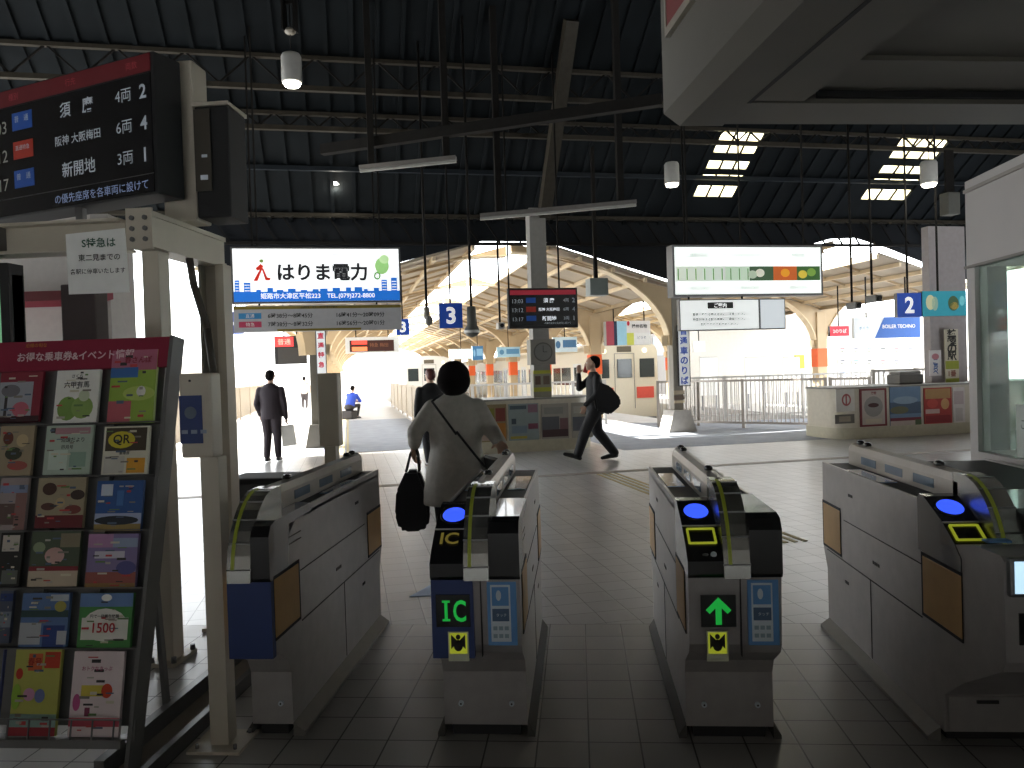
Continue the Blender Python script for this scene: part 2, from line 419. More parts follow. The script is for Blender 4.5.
for k,v in enumerate(vA):
    far=' , %s from the concourse'%ordn[k]
    cL=column('L',v+.5,'tan canopy column by the sunlit left platform'+far.replace(' ,',','),-3.2,CR['LA'],.2,False,C('5a564c') if k==0 else None)
    if k==0: colL0=cL
    if k>0:
        column('A',v,'orange banded tan column in the middle row'+far.replace(' ,',','),CR['LA'],CR['AB'])
        column('B',v,'orange banded tan column in the right row'+far.replace(' ,',','),CR['AB'],18.6)
    else:
        colA0=column('A',v,'pale steel column carrying the blue lettered platform sign',CR['LA'],CR['AB'],.24,False,C('8a857a'))
def croof(lab,u0,z0,u1,z1,v0=16.5,v1=74):
    t=thing('canopy_roof',lab,'canopy roof',fromS(0,v0,0),SA)
    L=v1-v0; a=MB(); a.prism([(u0,z0),(u1,z1),(u1,z1+.06),(u0,z0+.06)],0,L,M('canopy_sheet',(.42,.35,.26),.6,var=.1,scale=1.5),'y'); part(t,'sheeting',a)
    a=MB(); n=4
    for k in range(n+1):
        f=k/n; a.bar((u0+(u1-u0)*f,0,z0+(z1-z0)*f-.05),(u0+(u1-u0)*f,L,z0+(z1-z0)*f-.05),.07,.1,tanlt)
    part(t,'purlin',a)
    a=MB(); v=1.5
    while v<L: a.bar((u0,v,z0-.02),(u1,v,z1-.02),.06,.07,tancan); v+=1.5
    part(t,'rafter',a)
zA=lambda c,cr,u:VAL+.16+(CZ-VAL)*(abs(u-c)/abs(cr-c))
SLOT_L=(2.75,4.4)
croof('tan canopy roof over the left platform, rising toward the open slot',-.7,zA(-.7,3.6,-.7),SLOT_L[0],zA(-.7,3.6,SLOT_L[0]))
croof('tan canopy eave leaning out over the sunlit left platform',-.7,VAL+.16,-2.9,VAL+.7)
croof('tan canopy roof between the central slot and the middle columns',7.45,VAL+.16,SLOT_L[1],zA(7.45,3.6,SLOT_L[1]))
croof('tan canopy roof right of the middle columns',7.45,VAL+.16,11.5,CZ)
croof('tan canopy roof rising left from the right hand columns',15.2,VAL+.16,12.7,zA(15.2,11.3,12.7))
croof('tan canopy roof over the far right platform',15.2,VAL+.16,18.6,CZ)
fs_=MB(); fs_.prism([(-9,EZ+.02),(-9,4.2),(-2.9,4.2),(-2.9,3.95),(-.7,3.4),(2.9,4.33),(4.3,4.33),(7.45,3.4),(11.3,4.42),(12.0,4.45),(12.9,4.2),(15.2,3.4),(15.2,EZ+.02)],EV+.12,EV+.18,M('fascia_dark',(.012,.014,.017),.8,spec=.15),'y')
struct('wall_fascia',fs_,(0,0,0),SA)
# ================================================================== TICKET GATES
blue_lit=M('reader_blue_lit',(.02,.06,.8),.4,emit=1.0,ecol=(.04,.10,1),var=0)
yel=C('c9d23a',.4,emit=.25); goldt=C('b3a04a',.4,emit=.15)
green_lit=C('1fc24a',.5,emit=.35); navy=C('22386e',.5); lblue=C('5d92c9',.5); palewh=C('c9d4da',.5)
nk=C('2c2c2a'); hoodm=M('hood_grey',(.36,.33,.29),.35,.2); deckbl=M('ticket_window_blue',(.25,.38,.55),.12,0,coat=.5)
polish=M('polished_band',(.3,.3,.28),.25,.8)
def quarter(y0,z0,y1,z1,n=10):              # from (y0,z0) rising then levelling at (y1,z1)
    return [(y1+(y0-y1)*math.cos(k/n*PI/2),z0+(z1-z0)*math.sin(k/n*PI/2)) for k in range(n+1)]
def sloped_text(mb,t,cx,w,h,p0,p1,m):       # lettering lying on a slope from p0=(y,z) up to p1
    sub=MB(); L=math.hypot(p1[0]-p0[0],p1[1]-p0[1]); sub.text(t,0,L/2,w,h,0,m,.002,bold=.02)
    a_=math.atan2(p1[0]-p0[0],p1[1]-p0[1])
    T=Matrix.Translation((cx,p0[0],p0[1]))@Matrix.Rotation(-a_,4,'X'); sub.xform(T)
    me=sub.mesh('t'); off=len(mb.bm.verts); base=mb.mi(m); mb.bm.from_mesh(me)
    mb.bm.faces.ensure_lookup_table()
    for f in mb.bm.faces[-len(me.polygons):]: f.material_index=base
    bpy.data.meshes.remove(me)
def gate(X,Y,L,label,kind):
    t=thing('ticket_gate',label,'ticket gate',(X,Y,0),0,None)
    W=.128 if kind=='blue' else .172; wide=kind=='wide'; x0,x1=(-.048 if kind=='blue' else -W),(.72 if wide else W)
    if wide: prof=[(-.03,.05),(-.04,.20),(-.20,.31),(-.455,.45),(-.48,.49),(-.48,.825),(-.46,.84),(-.28,.835),(-.12,.80),(.0,.85),(.12,.905),(L,.905),(L+.02,.46),(L-.05,.33),(L-.05,.05)]
    else: prof=[(0,.05),(0,.27),(-.03,.33),(-.14,.40),(-.165,.44),(-.18,.70),(-.15,.71),(-.03,.81),(.12,.905),(L,.9),(L+.02,.46),(L-.05,.33),(L-.05,.05)]
    a=MB(); a.prism(prof,x0,x1,steel,'x')
    for s,xx in ((-1,x0),(1,x1)):
        e=.002*s
        a.b2((xx-e,.14,.44),(xx+e,L-.05,.445),blackm); a.b2((xx-e,.14,.66),(xx+e,L-.34,.664),blackm)
        a.b2((xx-e,L*.5,.06),(xx+e,L*.5+.004,.44),blackm)
        a.b2((xx-e,L*.66,.80),(xx+e,L*.66+.06,.815),blackm); a.b2((xx-e,L*.72,.33),(xx+e,L*.72+.05,.345),blackm)
        for q in range(4): a.b2((xx-e,L*.42+q*.022,.53),(xx+e,L*.42+q*.022+.012,.545),C('55514c'))
        for q in range(2): a.b2((xx-e,.02,.80+q*.03),(xx+e,.16,.805+q*.03),C('55514c'))
    part(t,'body',a)
    a=MB(); a.b2((x0+.03,.02,0),(x1-.03,L-.07,.06),blackm); part(t,'plinth',a)
    for s,xx in ((-1,x0),(1,x1)):
        big=(kind=='blue' and s>0) or (wide and s<0)
        a=MB()
        if big: a.prism([(xx,.0),(xx+s*.05,0),(xx+s*.05,.018),(xx,.055)],.0,L-.06,M('skirt_steel',(.2,.19,.17),.5,.5),'y')
        else: a.prism([(xx,.0),(xx+s*.03,0),(xx+s*.03,.015),(xx,.06)],.0,L-.06,C('4c4a46',.8),'y')
        part(t,'skirting',a)
    for s,xx in ((-1,x0),(1,x1)):
        na,nb=(-.2,.12) if wide else ((-.16,.11) if kind=='blue' else (-.09,.16))
        for ya,yb in ((na,nb),(L-.29,L-.01)):
            a=MB(); a.box((xx,(ya+yb)/2,.585),(.012,yb-ya,.235),tan,.01); a.b2((xx-.004,ya-.0,.455),(xx+.004,yb+.014,.715),blackm); part(t,'side_panel',a,'tan side panel')
    a=MB(); a.b2((x0+.008,.1,.895),(x1-.008,L-.01,.922),M('deck_black',(.02,.02,.022),.6,spec=.25))
    a.b2((.06,.62,.922),(W-.02,1.08,.926),deckbl)
    if kind!='blue': a.b2((-W+.02,.62,.922),(-.07,1.08,.926),deckbl)
    a.b2((x0,.14,.89),(x0+.012,L,.93),steel); a.b2((x1-.012,.1,.89),(x1,L,.93),steel)
    part(t,'deck',a,'black top deck with blue ticket windows')
    a=MB()
    if kind!='blue': a.prism([(.16,.72),(-.185,.70),(-.197,.715),(-.197,.765),(-.15,.81),(-.06,.872),(.10,.946),(.145,.95),(.16,.93)],-W-.003,-.04,blackp,'x')
    if kind!='blue': a.bar((-W-.002,-.06,.872),(-.04,-.06,.872),.006,.006,hoodm)
    cap=part(t,'reader_cap',a,'black sloping reader cap') if kind!='blue' else None
    a=MB(); a.prism([(.0,.70),(-.185,.70),(-.195,.715),(-.195,.88),(-.17,.92),(-.12,.933),(.30,.935),(.30,.90),(.02,.89)],.055,W+.003 if not wide else .45,blackp,'x'); part(t,'end_cap',a,'glossy black end cap')
    out=quarter(-.205,.70,.06,1.035)
    a=MB(); a.prism(out+[(.14,1.035),(.14,.93)]+[(.1,.72)],-.042,.055,polish,'x')
    for k in range(1,10,2):
        y,z=out[k]; a.box((.007,y,z),(.1,.006,.006),steel_dk)
    ab=part(t,'arch_band',a,'polished curved end band')
    a=MB()
    for p,q in zip(out[1:-1],out[2:]): a.bar((-.018,p[0]-.001,p[1]+.001),(-.018,q[0]-.001,q[1]+.001),.013,.005,C('8a9430',.4,emit=.06))
    part(ab,'light_strip',a,'yellow green light strip')
    a=MB(); rr=.042; sec=[(-rr,.915),(rr,.915),(rr,1.0),(rr*.7,1.03),(0,1.04),(-rr*.7,1.03),(-rr,1.0)]
    a.prism(sec,.1,L-.05,hoodm,'y')
    for q in (.22,.45,.68): a.b2((-rr-.003,L*q,.945),(-rr+.01,L*q+.2,.985),M('hood_window',(.2,.26,.33),.15)); a.b2((rr-.01,L*q,.945),(rr+.003,L*q+.2,.985),M('hood_window'))
    a.ball((0,L-.06,1.0),(.042,.06,.045),hoodm)
    for q,z_ in ((L-.12,1.047),(L-.22,1.045),(.35,1.045)): a.ball((0,q,z_),(.02,.035,.014),blackp)
    part(t,'hood',a,'grey divider hood')
    a=MB(); a.lathe([(.01,0),(.05,0),(.046,.007),(.01,.008)],blue_lit,(0,0,0),28)
    a.lathe([(.056,-.002),(.06,.0),(.056,.003),(.05,.002)],blackp,(0,0,0),28)
    a.xform(Matrix.Translation((-.107,.025,.913))@Matrix.Rotation(math.atan2(.074,.16),4,'X'))
    if kind!='blue': part(cap,'card_reader',a,'glowing blue card reader disc')
    if kind in('arrow','wide'):
        a=MB(); p0,p1=(-.140,.819),(-.078,.861)
        for q0,q1 in (((-.158,p0),(-.058,p0)),((-.158,p1),(-.058,p1)),((-.158,p0),(-.158,p1)),((-.058,p0),(-.058,p1))):
            a.bar((q0[0],q0[1][0],q0[1][1]+.003),(q1[0],q1[1][0],q1[1][1]+.003),.008,.008,yel)
        part(cap,'ticket_slot_frame',a,'yellow framed slot')
        a=MB(); a.ball((-.075,-.178,.786),(.012,.006,.012),palewh); part(cap,'indicator',a); a=MB(); a.ball((-.105,-.178,.786),(.012,.005,.006),C('6a6a66')); part(cap,'indicator',a)
        if wide: a=MB(); a.b2((-.13,-.30,.845),(-.05,-.255,.852),lblue); part(t,'blue_mark',a)
    if kind=='ic':
        a=MB(); sloped_text(a,'IC',-.108,.10,.062,(-.142,.82),(-.072,.868),goldt); part(cap,'lettering',a,'gold IC lettering')
    fy=-.184
    if kind=='ic':
        a=MB(); a.b2((-W-.002,fy-.004,.395),(-.01,fy+.03,.70),navy); part(t,'front_panel',a,'dark blue front panel')
        a=MB(); a.b2((-.155,fy-.012,.52),(-.022,fy,.645),blackp); a.text('I',-.115,.583,.012,.078,fy-.012,green_lit,keep=False); a.text('C',-.062,.583,.05,.085,fy-.012,green_lit,bold=.02,keep=False)
        for zz in (.547,.619): a.plate(-.13,-.1,zz-.004,zz+.004,fy-.012,green_lit,.003)
        part(t,'display',a,'green lit IC display')
    elif kind=='arrow':
        a=MB(); a.b2((-.13,fy-.008,.515),(.0,fy,.635),blackp); 
        a.prism([(-.065,.628),(-.112,.58),(-.098,.566),(-.076,.588),(-.076,.525),(-.054,.525),(-.054,.588),(-.032,.566),(-.018,.58)],fy-.012,fy-.008,green_lit,'y'); part(t,'display',a,'green lit arrow display')
    elif kind=='blue':
        a=MB(); a.b2((x0-.002,fy-.004,.395),(W+.002,fy+.03,.70),navy); part(t,'front_panel',a,'dark blue front panel')
    if kind in('ic','arrow'):
        a=MB(); a.plate(-.112,-.032,.385,.50,fy-.0,C('c8ccb4'),.008); a.plate(-.106,-.038,.415,.495,fy-.008,yel,.002)
        a.prism([(-.1,.49),(-.072,.462),(-.1,.434)],fy-.012,fy-.010,blackm,'y'); a.prism([(-.044,.49),(-.072,.462),(-.044,.434)],fy-.012,fy-.010,blackm,'y'); a.disc(-.072,.447,.018,.022,fy-.010,blackm,.002); a.disc(-.072,.48,.009,.01,fy-.010,blackm,.002)

        part(t,'caution_sticker',a,'yellow sticker with black figure')
        a=MB(); a.plate(.045,.158,.445,.69,fy+.01,lblue,.014); a.plate(.058,.135,.46,.68,fy-.004,palewh,.002)
        a.plate(.064,.129,.60,.672,fy-.006,lblue,.002); a.plate(.064,.129,.54,.588,fy-.006,C('49617c'),.002); a.disc(.09,.64,.01,.02,fy-.008,palewh,.002); a.text('タッチ',.1,.565,.04,.02,fy-.008,palewh)
        for q in range(3):
            for r_ in range(2): a.plate(.066+q*.022,.082+q*.022,.475+r_*.03,.49+r_*.03,fy-.006,C('8fa3ad'),.002)
        part(t,'instruction_label',a,'blue framed instruction label')
        a=MB(); a.b2((.018,fy-.002,.40),(.021,fy+.02,.70),blackm); part(t,'seam',a)
    if wide:
        fy=-.48
        a=MB(); a.box((-.02,-.485,.775),(.29,.03,.13),steel_dk,.01); a.plate(-.15,.11,.725,.83,-.50,M('screen_lit_cyan',(.55,.8,1),.3,emit=.8,var=.15,scale=9),.003); a.disc(-.06,.775,.03,.035,-.503,C('5a7a9a',emit=.2),.002); part(t,'screen',a,'bright pale blue screen')
        a=MB(); a.b2((-.13,fy-.006,.55),(.04,fy,.655),blackp); a.prism([(-.1,.565),(-.045,.62),(-.075,.62),(-.075,.635),(-.02,.635),(-.02,.58),(-.035,.58),(-.035,.608),(-.09,.555)],fy-.009,fy-.006,C('1c6a3a',emit=.1),'y'); part(t,'display',a)
        a=MB(); a.plate(-W+.01,.13,.06,.195,-.03,steel,.02); a.plate(.14,.5,.06,.195,-.03,steel,.02); a.b2((-.06,-.056,.17),(.02,-.05,.182),blackm); part(t,'service_door',a)
    else:
        a=MB()
        for q in ((-.1,.11) if kind!='blue' else (.08,)): a.tube((q,-.012,.14),(q,.005,.14),.011,palewh,n=10); a.tube((q,-.014,.14),(q,-.01,.14),.004,blackm,n=6)
        part(t,'lock',a)
    return t
gate(-1.362,3.12,1.5,'leftmost ticket gate with a plain dark blue front, beside the cream post','blue')
gate(-.42,3.13,1.38,'ticket gate with a green IC display and gold IC lettering','ic')
gate(.566,3.13,1.38,'ticket gate with a green arrow display on its front','arrow')
gate(1.55,3.13,1.40,'wide ticket gate at the right edge with a bright screen','wide')
# low blue barrier and black cabinet behind the left gate
t=thing('pipe_barrier','low dark blue pipe barrier behind the leftmost ticket gate','barrier',(-2.0,5.9,0))
a=MB(); XR=atY(322,470,5.9).x+2.0; a.tube((-.7,0,.7),(XR,0,.7),.03,navy); part(t,'rail',a)
for x in (-.65,XR-.35,XR-.04): a=MB(); a.tube((x,0,0),(x,0,.7),.025,navy); part(t,'post',a)
a=MB(); a.box((0,0,.42),(.5,.35,.84),blackm,.02); a.b2((-.22,-.18,.05),(.22,-.176,.8),M('cabinet_dark',(.03,.03,.03),.4))
solo('cabinet',a,'black cabinet standing behind the cream steel columns','cabinet',(-2.15,5.15,0))

# ================================================================== LEFT GANTRY, BOARDS, RACK
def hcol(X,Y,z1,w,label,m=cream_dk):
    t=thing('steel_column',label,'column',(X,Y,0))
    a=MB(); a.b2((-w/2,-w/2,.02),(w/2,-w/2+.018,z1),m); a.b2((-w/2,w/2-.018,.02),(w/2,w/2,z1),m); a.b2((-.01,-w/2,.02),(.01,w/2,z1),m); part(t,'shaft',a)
    a=MB(); a.b2((-w*.8,-w*.8,0),(w*.8,w*.8,.02),m); 
    for i in(-1,1):
        for j in(-1,1): a.tube((i*w*.65,j*w*.65,.02),(i*w*.65,j*w*.65,.05),.014,steel_dk,n=8)
    part(t,'base_plate',a); return t
XA0,XA1=atY(143,300,3.9).x,atY(160,300,3.9).x
t=thing('steel_column','thick cream steel column directly behind the brochure rack','column',((XA0+XA1)/2,3.975,0)); wA=XA1-XA0
a=MB(); a.box((0,-.02,1.11),(wA,.11,2.18),cream,.006); part(t,'shaft',a)
a=MB(); a.b2((-wA*.8,-.12,0),(wA*.8,.12,.02),cream); [a.tube((i*wA*.65,j*.1,.02),(i*wA*.65,j*.1,.05),.014,steel_dk,n=8) for i in (-1,1) for j in (-1,1)]; part(t,'base_plate',a)
XB0,XB1,XB2=atY(201,350,4.45).x,atY(218,350,4.45).x,atY(226,350,4.45).x
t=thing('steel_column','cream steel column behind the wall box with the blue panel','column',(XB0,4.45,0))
a=MB(); a.b2((0,.06,.02),(XB1-XB0,.08,2.2),cream_dk); a.b2((0,0,.02),(.015,.15,2.2),cream_dk); part(t,'web',a)  # darker cream stands in for shade on the web face of this column
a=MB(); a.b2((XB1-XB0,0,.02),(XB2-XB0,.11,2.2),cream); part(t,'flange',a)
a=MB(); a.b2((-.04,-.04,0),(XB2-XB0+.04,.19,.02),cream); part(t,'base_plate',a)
a=MB(); XC0,XC1=atY(128,240,3.8).x,atY(154,240,3.8).x; a.b2((XC0,3.8,2.2),(XC1,4.62,2.225),cream); a.b2((XC0,3.8,2.36),(XC1,4.62,2.385),cream); a.b2((XC1-.02,3.8,2.225),(XC1-.012,4.62,2.36),cream); a.b2((XC0,3.8,2.225),(XC0+.02,4.62,2.36),cream)
a.b2((XC0,3.785,2.19),(XC1,3.8,2.4),cream)
for i in range(3):
    for j in (0,1): a.tube((XC0+.035+j*.07,3.775,2.24+i*.055),(XC0+.035+j*.07,3.786,2.24+i*.055),.013,steel_dk,n=8)
solo('gantry_beam',a,'cream steel beam bridging the tops of the two cream columns','beam')
a=MB(); a.b2((-4.6,3.86,2.2),(-2.34,3.88,2.36),cream); a.b2((-4.6,3.8,2.345),(-2.34,3.96,2.36),cream); a.b2((-4.6,3.8,2.2),(-2.34,3.96,2.215),cream); a.b2((-3.03,3.8,2.2),(-3.0,3.86,2.36),steel_dk)
solo('gantry_beam',a,'cream steel beam running left from the columns behind the paper notice','beam')
a=MB(); a.box((0,0,.44),(.19,.17,.88),cream,.012); a.b2((-.097,-.09,.62),(-.05,-.087,.86),steel_dk)
for k in range(3): a.b2((-.09,-.09,.64+k*.07),(-.06,-.088,.68+k*.07),blackm)
solo('board_pillar',a,'square cream pillar holding the big departure board','pillar',(-2.15,4.17,2.385))
# departure board
def fit(pL,pR): d=pR-pL; return math.atan2(d.y,d.x), d.length
pR=Vector((-2.15,3.86,0)); pL=Vector((-3.91,4.46,0)); ang,Lb=fit(pL,pR)
t=thing('departure_board','large black departure board with a dark red header, upper left','departure board',(pR.x,pR.y,2.5),ang)
redh=C('6e1a22',.6,emit=.04); scr=M('board_screen',(.006,.007,.01),.25); tx=C('b4bcc4',.6,emit=.12); bl=C('1f4fa0',.6,emit=.1); rd=C('a63020',.6,emit=.1)
a=MB(); a.box((-Lb/2,.09,.36),(Lb,.18,.74),blackm,.01); part(t,'housing',a)
a=MB(); a.plate(-Lb+.02,-.02,.0,.62,0,scr,.004); scp=part(t,'screen',a)
a=MB(); a.plate(-Lb+.02,-.02,.63,.72,0,redh,.004)
for x,s in ((-1.1,'種別'),(-.62,'行先'),(-.15,'両数')): a.text(s,x,.675,.1,.04,-.004,C('a84048',emit=.1))
part(t,'header',a,'dark red header strip')
a=MB()
for r_,(tm,cl,nm,c1,c2) in enumerate((('13:03',bl,'須　磨','4両','2'),('13:12',rd,'阪神 大阪梅田','6両','4'),('13:17',bl,'新開地','3両','1'))):
    z=.53-r_*.165
    a.text(tm,-1.27,z-.02,.2,.075,-.004,C('8d8d84',emit=.15)); a.plate(-1.12,-.95,z-.05,z+.05,-.004,cl,.002); a.text('普　通' if cl is bl else '直通特急',-1.035,z+.012,.12,.04,-.006,tx)
    a.text(nm,-.58,z,.36,.085,-.004,tx,bold=.012); a.text(c1,-.22,z,.12,.07,-.004,tx); a.text(c2,-.075,z,.05,.075,-.004,tx,bold=.02)
a.plate(-Lb+.02,-.02,.095,.098,-.004,C('555555'),.002)
a.text('の優先座席を各車両に設けて',-.42,.045,.72,.06,-.004,C('8fa0c8',emit=.2))
part(scp,'lettering',a,'white destination lettering')
# monitor on the other side
t=thing('monitor','dark cased monitor mounted right of the cream board pillar','monitor',(-1.93,4.14,2.386))
a=MB(); a.box((0,.0,.30),(.19,.22,.60),blackm,.01); part(t,'casing',a)
a=MB(); a.b2((-.14,-.03,.2),(-.09,.03,.4),steel_dk); part(t,'mounting_bracket',a)
a=MB(); a.b2((-.10,-.12,.60),(.10,.12,.62),cream); part(t,'top_cover',a,'cream top edge')
a=MB(); a.b2((-.09,-.13,.14),(.0,-.125,.58),M('monitor_brown',(.05,.042,.03),.5)); a.plate(-.05,-.02,.32,.335,-.13,tx,.003); a.plate(-.06,-.02,.2,.225,-.13,tx,.003); part(t,'screen',a)
# paper notice hung on the beam
a=MB(); a.prism([(-.17,-.33),(.15,-.33),(.14,.0),(-.175,-.02)],-.002,.0,white,'y')
a.text('S特急は',0,-.07,.2,.05,-.002,C('2e5a46'),bold=.015); a.text('東二見までの',0,-.145,.22,.045,-.002,nk,bold=.01); a.text('各駅に停車いたします',-.01,-.215,.29,.036,-.002,nk,bold=.01)
a2=MB(); a2.path([(-2.17,4.2,2.2),(-2.15,4.2,2.05),(-2.08,4.2,1.8),(-2.05,4.2,1.5),(-2.05,4.2,.02)],.022,C('4a443c'),8); solo('cable_pipe',a2,'brown bent cable pipe between the two cream steel columns','pipe')
p=atY(95,228,3.75); solo('paper_notice',a,'white paper notice with green and black Japanese lettering hung on the beam','notice',(p.x,3.78,p.z),.04)
p=atY(108,345,4.3); a=MB(); a.box((0,0,0),(.2,.12,.34),M('dark_brown_box',(.05,.035,.035),.6),.01); a.b2((-.02,-.02,.15),(.02,.02,.62),steel_dk)
solo('hanging_box',a,'dark brown box hanging below the paper notice','box',(p.x,4.1,p.z+.16))
# reader boxes on poles
def boxpole(X,Y,z0,z1,w,label,blue=True):
    t=thing('reader_box',label,'reader box',(X,Y,0))
    a=MB(); a.b2((-.038,-.038,.01),(.038,.038,z0),cream); part(t,'pole',a)
    a=MB(); a.b2((-.11,-.1,0),(.11,.1,.012),cream)
    for i in(-1,1):
        for j in(-1,1): a.tube((i*.08,j*.07,.012),(i*.08,j*.07,.03),.008,steel_dk,n=8)
    part(t,'base_plate',a)
    ox=-.045 if blue else 0
    a=MB(); a.box((ox,0,(z0+z1)/2),(w,.09,z1-z0),cream,.01); bxp=part(t,'box',a)
    if blue:
        a=MB(); a.plate(-w/2+.0,w/2-.04,z0+.06,z1-.09,-.045,navy,.004); a.disc(-.02,z1-.16,.025,.025,-.049,C('5e6a78'),.002)
        for k in (-.06,-.02,.02): a.plate(k,k+.025,z0+.1,z0+.115,-.049,C('8a96aa'),.002)
        a.xform(Matrix.Translation((ox,0,0)))
        a.disc(-.065,z1-.03,.005,.005,-.045,blackm,.003); part(bxp,'panel',a,'dark blue panel')
    return t
boxpole(-1.505,3.05,1.19,1.535,.135,'cream box with a dark blue panel on a slim cream pole beside the rack')
boxpole(-1.63,4.95,1.05,1.53,.135,'plain cream box on a pole rising behind the leftmost ticket gate',False)
# old guide kerb on the floor
t=thing('guide_kerb','low steel guide kerb on the floor between rack and slim cream pole','kerb',(-1.78,3.3,0))
a=MB(); a.b2((-.06,-.6,0),(-.02,1.3,.1),steel_dk); a.b2((.1,-.6,0),(.13,1.3,.06),steel_dk); part(t,'channel',a)
a=MB(); a.b2((-.02,-.55,0),(.1,1.25,.03),M('kerb_stone',(.25,.22,.18),.8)); part(t,'infill',a)
t=thing('advert_stand','green and blue lit poster stand at the left edge','advertisement stand',(-3.12,3.98,0))
a=MB(); a.b2((-.75,0,.9),(.05,.08,2.12),blackm); a.b2((.0,-.03,0),(.05,.09,2.18),blackm); a.b2((-.75,0,0),(-.7,.08,.95),blackm); part(t,'frame',a)
a=MB(); a.plate(-.7,-.0,1.45,2.1,0,C('8ccfa0',emit=.25),.004); a.plate(-.7,0,.98,1.45,0,C('8fb8d8',emit=.25),.004); a.text('スイ',-.08,1.5,.08,.12,-.005,C('3a6fa0')); part(t,'poster',a)
# brochure rack
RY0,RZ0,RSL=2.80,.2,.207
def rk(x,y):
    d=ray(x,y); tt=(RY0+(CAM_H-RZ0)*RSL)/(d.y-RSL*d.z); p=d*tt; return Vector((p.x,p.y,p.z+CAM_H))
ra=math.atan(RSL)
greyr=M('rack_grey',(.16,.16,.155),.5,.3)
t=thing('brochure_rack','leaning grey steel brochure rack with a red header at left','brochure rack',(0,0,0))
xr=-1.7; xl=-2.62
def rkb(mb,x0,x1,h0,h1,d0,d1,m,bev=0):      # box in rack coordinates: h along the slope, d in front(-)/behind(+)
    R=Matrix.Rotation(-ra,4,'X'); c=R@Vector(((x0+x1)/2,(d0+d1)/2,(h0+h1)/2)); 
    mb.box((c.x,c.y+RY0,c.z+RZ0),(x1-x0,d1-d0,h1-h0),m,bev,R)
a=MB(); rkb(a,xl,rk(134,740).x,-.02,1.42,.03,.045,greyr); part(t,'back_panel',a)
for P0,P1 in ((rk(134,752),rk(177,342)),(Vector((xl,RY0-.04,.0)),Vector((xl,RY0+.3,RZ0+1.45)))):
    a=MB(); dd=(P1-P0).normalized(); a.bar(P0-dd*.12,P1+dd*.02,.018,.07,greyr); part(t,'side_panel',a)
for x,lab in ((xr-.14,0),(xl+.02,0)):
    a=MB(); a.bar((x,RY0+.42,0),(x,RY0+.3,1.3),.02,.03,greyr); part(t,'leg',a)
hz=[ (rk(80,y)-Vector((0,RY0,RZ0))).z/math.cos(ra) for y in (424,476,530,587,647,736)]
for h in hz:
    yy=736-h/1.42*390; xr=rk(134+(750-yy)*.105,yy).x; a=MB(); rkb(a,xl+.02,xr,h-.004,h,-.035,.03,greyr); 
    if h is hz[-1]:
        rkb(a,xl+.02,xr-.02,h+.07,h+.075,-.062,-.056,steel_dk); rkb(a,xl+.02,xr-.02,h-.03,h,-.062,-.03,greyr)
        for q in range(11): rkb(a,xl+.07+q*.085,xl+.074+q*.085,h,h+.075,-.062,-.056,steel_dk)
    part(t,'shelf',a)
for x in (51,106): 
    p=rk(x,500); a=MB(); rkb(a,p.x-.006,p.x+.006,-.02,1.4,-.0,.03,greyr); part(t,'divider',a)
a=MB(); h0=(rk(90,370).z-RZ0)/math.cos(ra); h1=(rk(90,343).z-RZ0)/math.cos(ra); rkb(a,xl,rk(175,350).x,h0,h1+.01,-.02,.0,C('8c1a38',emit=0))
sub=MB(); xm=rk(80,350).x; sub.text('お得な乗車券&イベント情報',xm,(h0+h1)/2,.52,.055,-.021,C('e4c8cc'),bold=.02); sub.text('沿線の旬な',rk(40,350).x,h1-.008,.14,.018,-.021,C('c8882c'))
sub.xform(Matrix.Translation((0,RY0,RZ0))@Matrix.Rotation(-ra,4,'X')); me=sub.mesh('x'); nf=len(me.polygons); k=len(a.bm.faces); a.bm.from_mesh(me); a.bm.faces.ensure_lookup_table()
i1=a.mi(C('e4c8cc')); i2=a.mi(C('c8882c'))
for f,pp in zip(a.bm.faces[k:],me.polygons): f.material_index=i1 if pp.material_index==0 else i2
part(t,'header',a,'dark red header board with white lettering')
W_,K_,G_,R_,B_,Y_,P_='f0eee6','3a3a38','7ea04e','a8324a','3c5f94','d8c84a','c88aa8'
def broch(px,label,base,items,txt=()):
    A=rk(px[0],px[3]); B=rk(px[2],px[1]); w=B.x-A.x; h=(B-A).z/math.cos(ra)
    b=MB(); b.box((w/2,.0075,h/2),(w,.015,h),C(base,.5))
    for it in items:
        x0,z0,x1,z1,c=it[:5]
        if len(it)>5: b.disc((x0+x1)/2*w,(z0+z1)/2*h,(x1-x0)/2*w,(z1-z0)/2*h,-.0005*(1+items.index(it)*.5),C(c),.0006,16)
        else: b.plate(x0*w,x1*w,z0*h,z1*h,-.0004*(1+items.index(it)*.5),C(c),.0006)
    rr=random.Random(label)
    for q in range(16):
        x_=rr.uniform(.05,.75); z_=rr.uniform(.04,.93); b.plate(x_*w,(x_+rr.uniform(.06,.22))*w,z_*h,(z_+rr.uniform(.012,.045))*h,-.0042,C(rr.choice(['3a3634','b8b0a4','8a8478','c84848','5a6a80','d8d0b8','6a8a50']),.6),.0004)
    for s,cx,cz,tw,th,c in txt: b.text(s,cx*w,cz*h,tw*w,th*h,-.005,C(c),.0006,bold=.015)
    o=solo('brochure',b,label,'brochure',(A.x,A.y-.022,A.z+.003),0,'brochures in the rack'); o.rotation_euler=(-ra,0,0); return o
broch((0,372,47,423),'brochure with a bare tree on grey and a red border, top row','8a2a3a',[(0,.1,.8,.8,'a8acb4'),(.15,.1,.22,.6,'3a3436'),(.05,.5,.5,.75,'77757a',1),(.35,.1,.75,.4,'c86a7a',1),(0,.0,1,.12,'3a1a1e')])
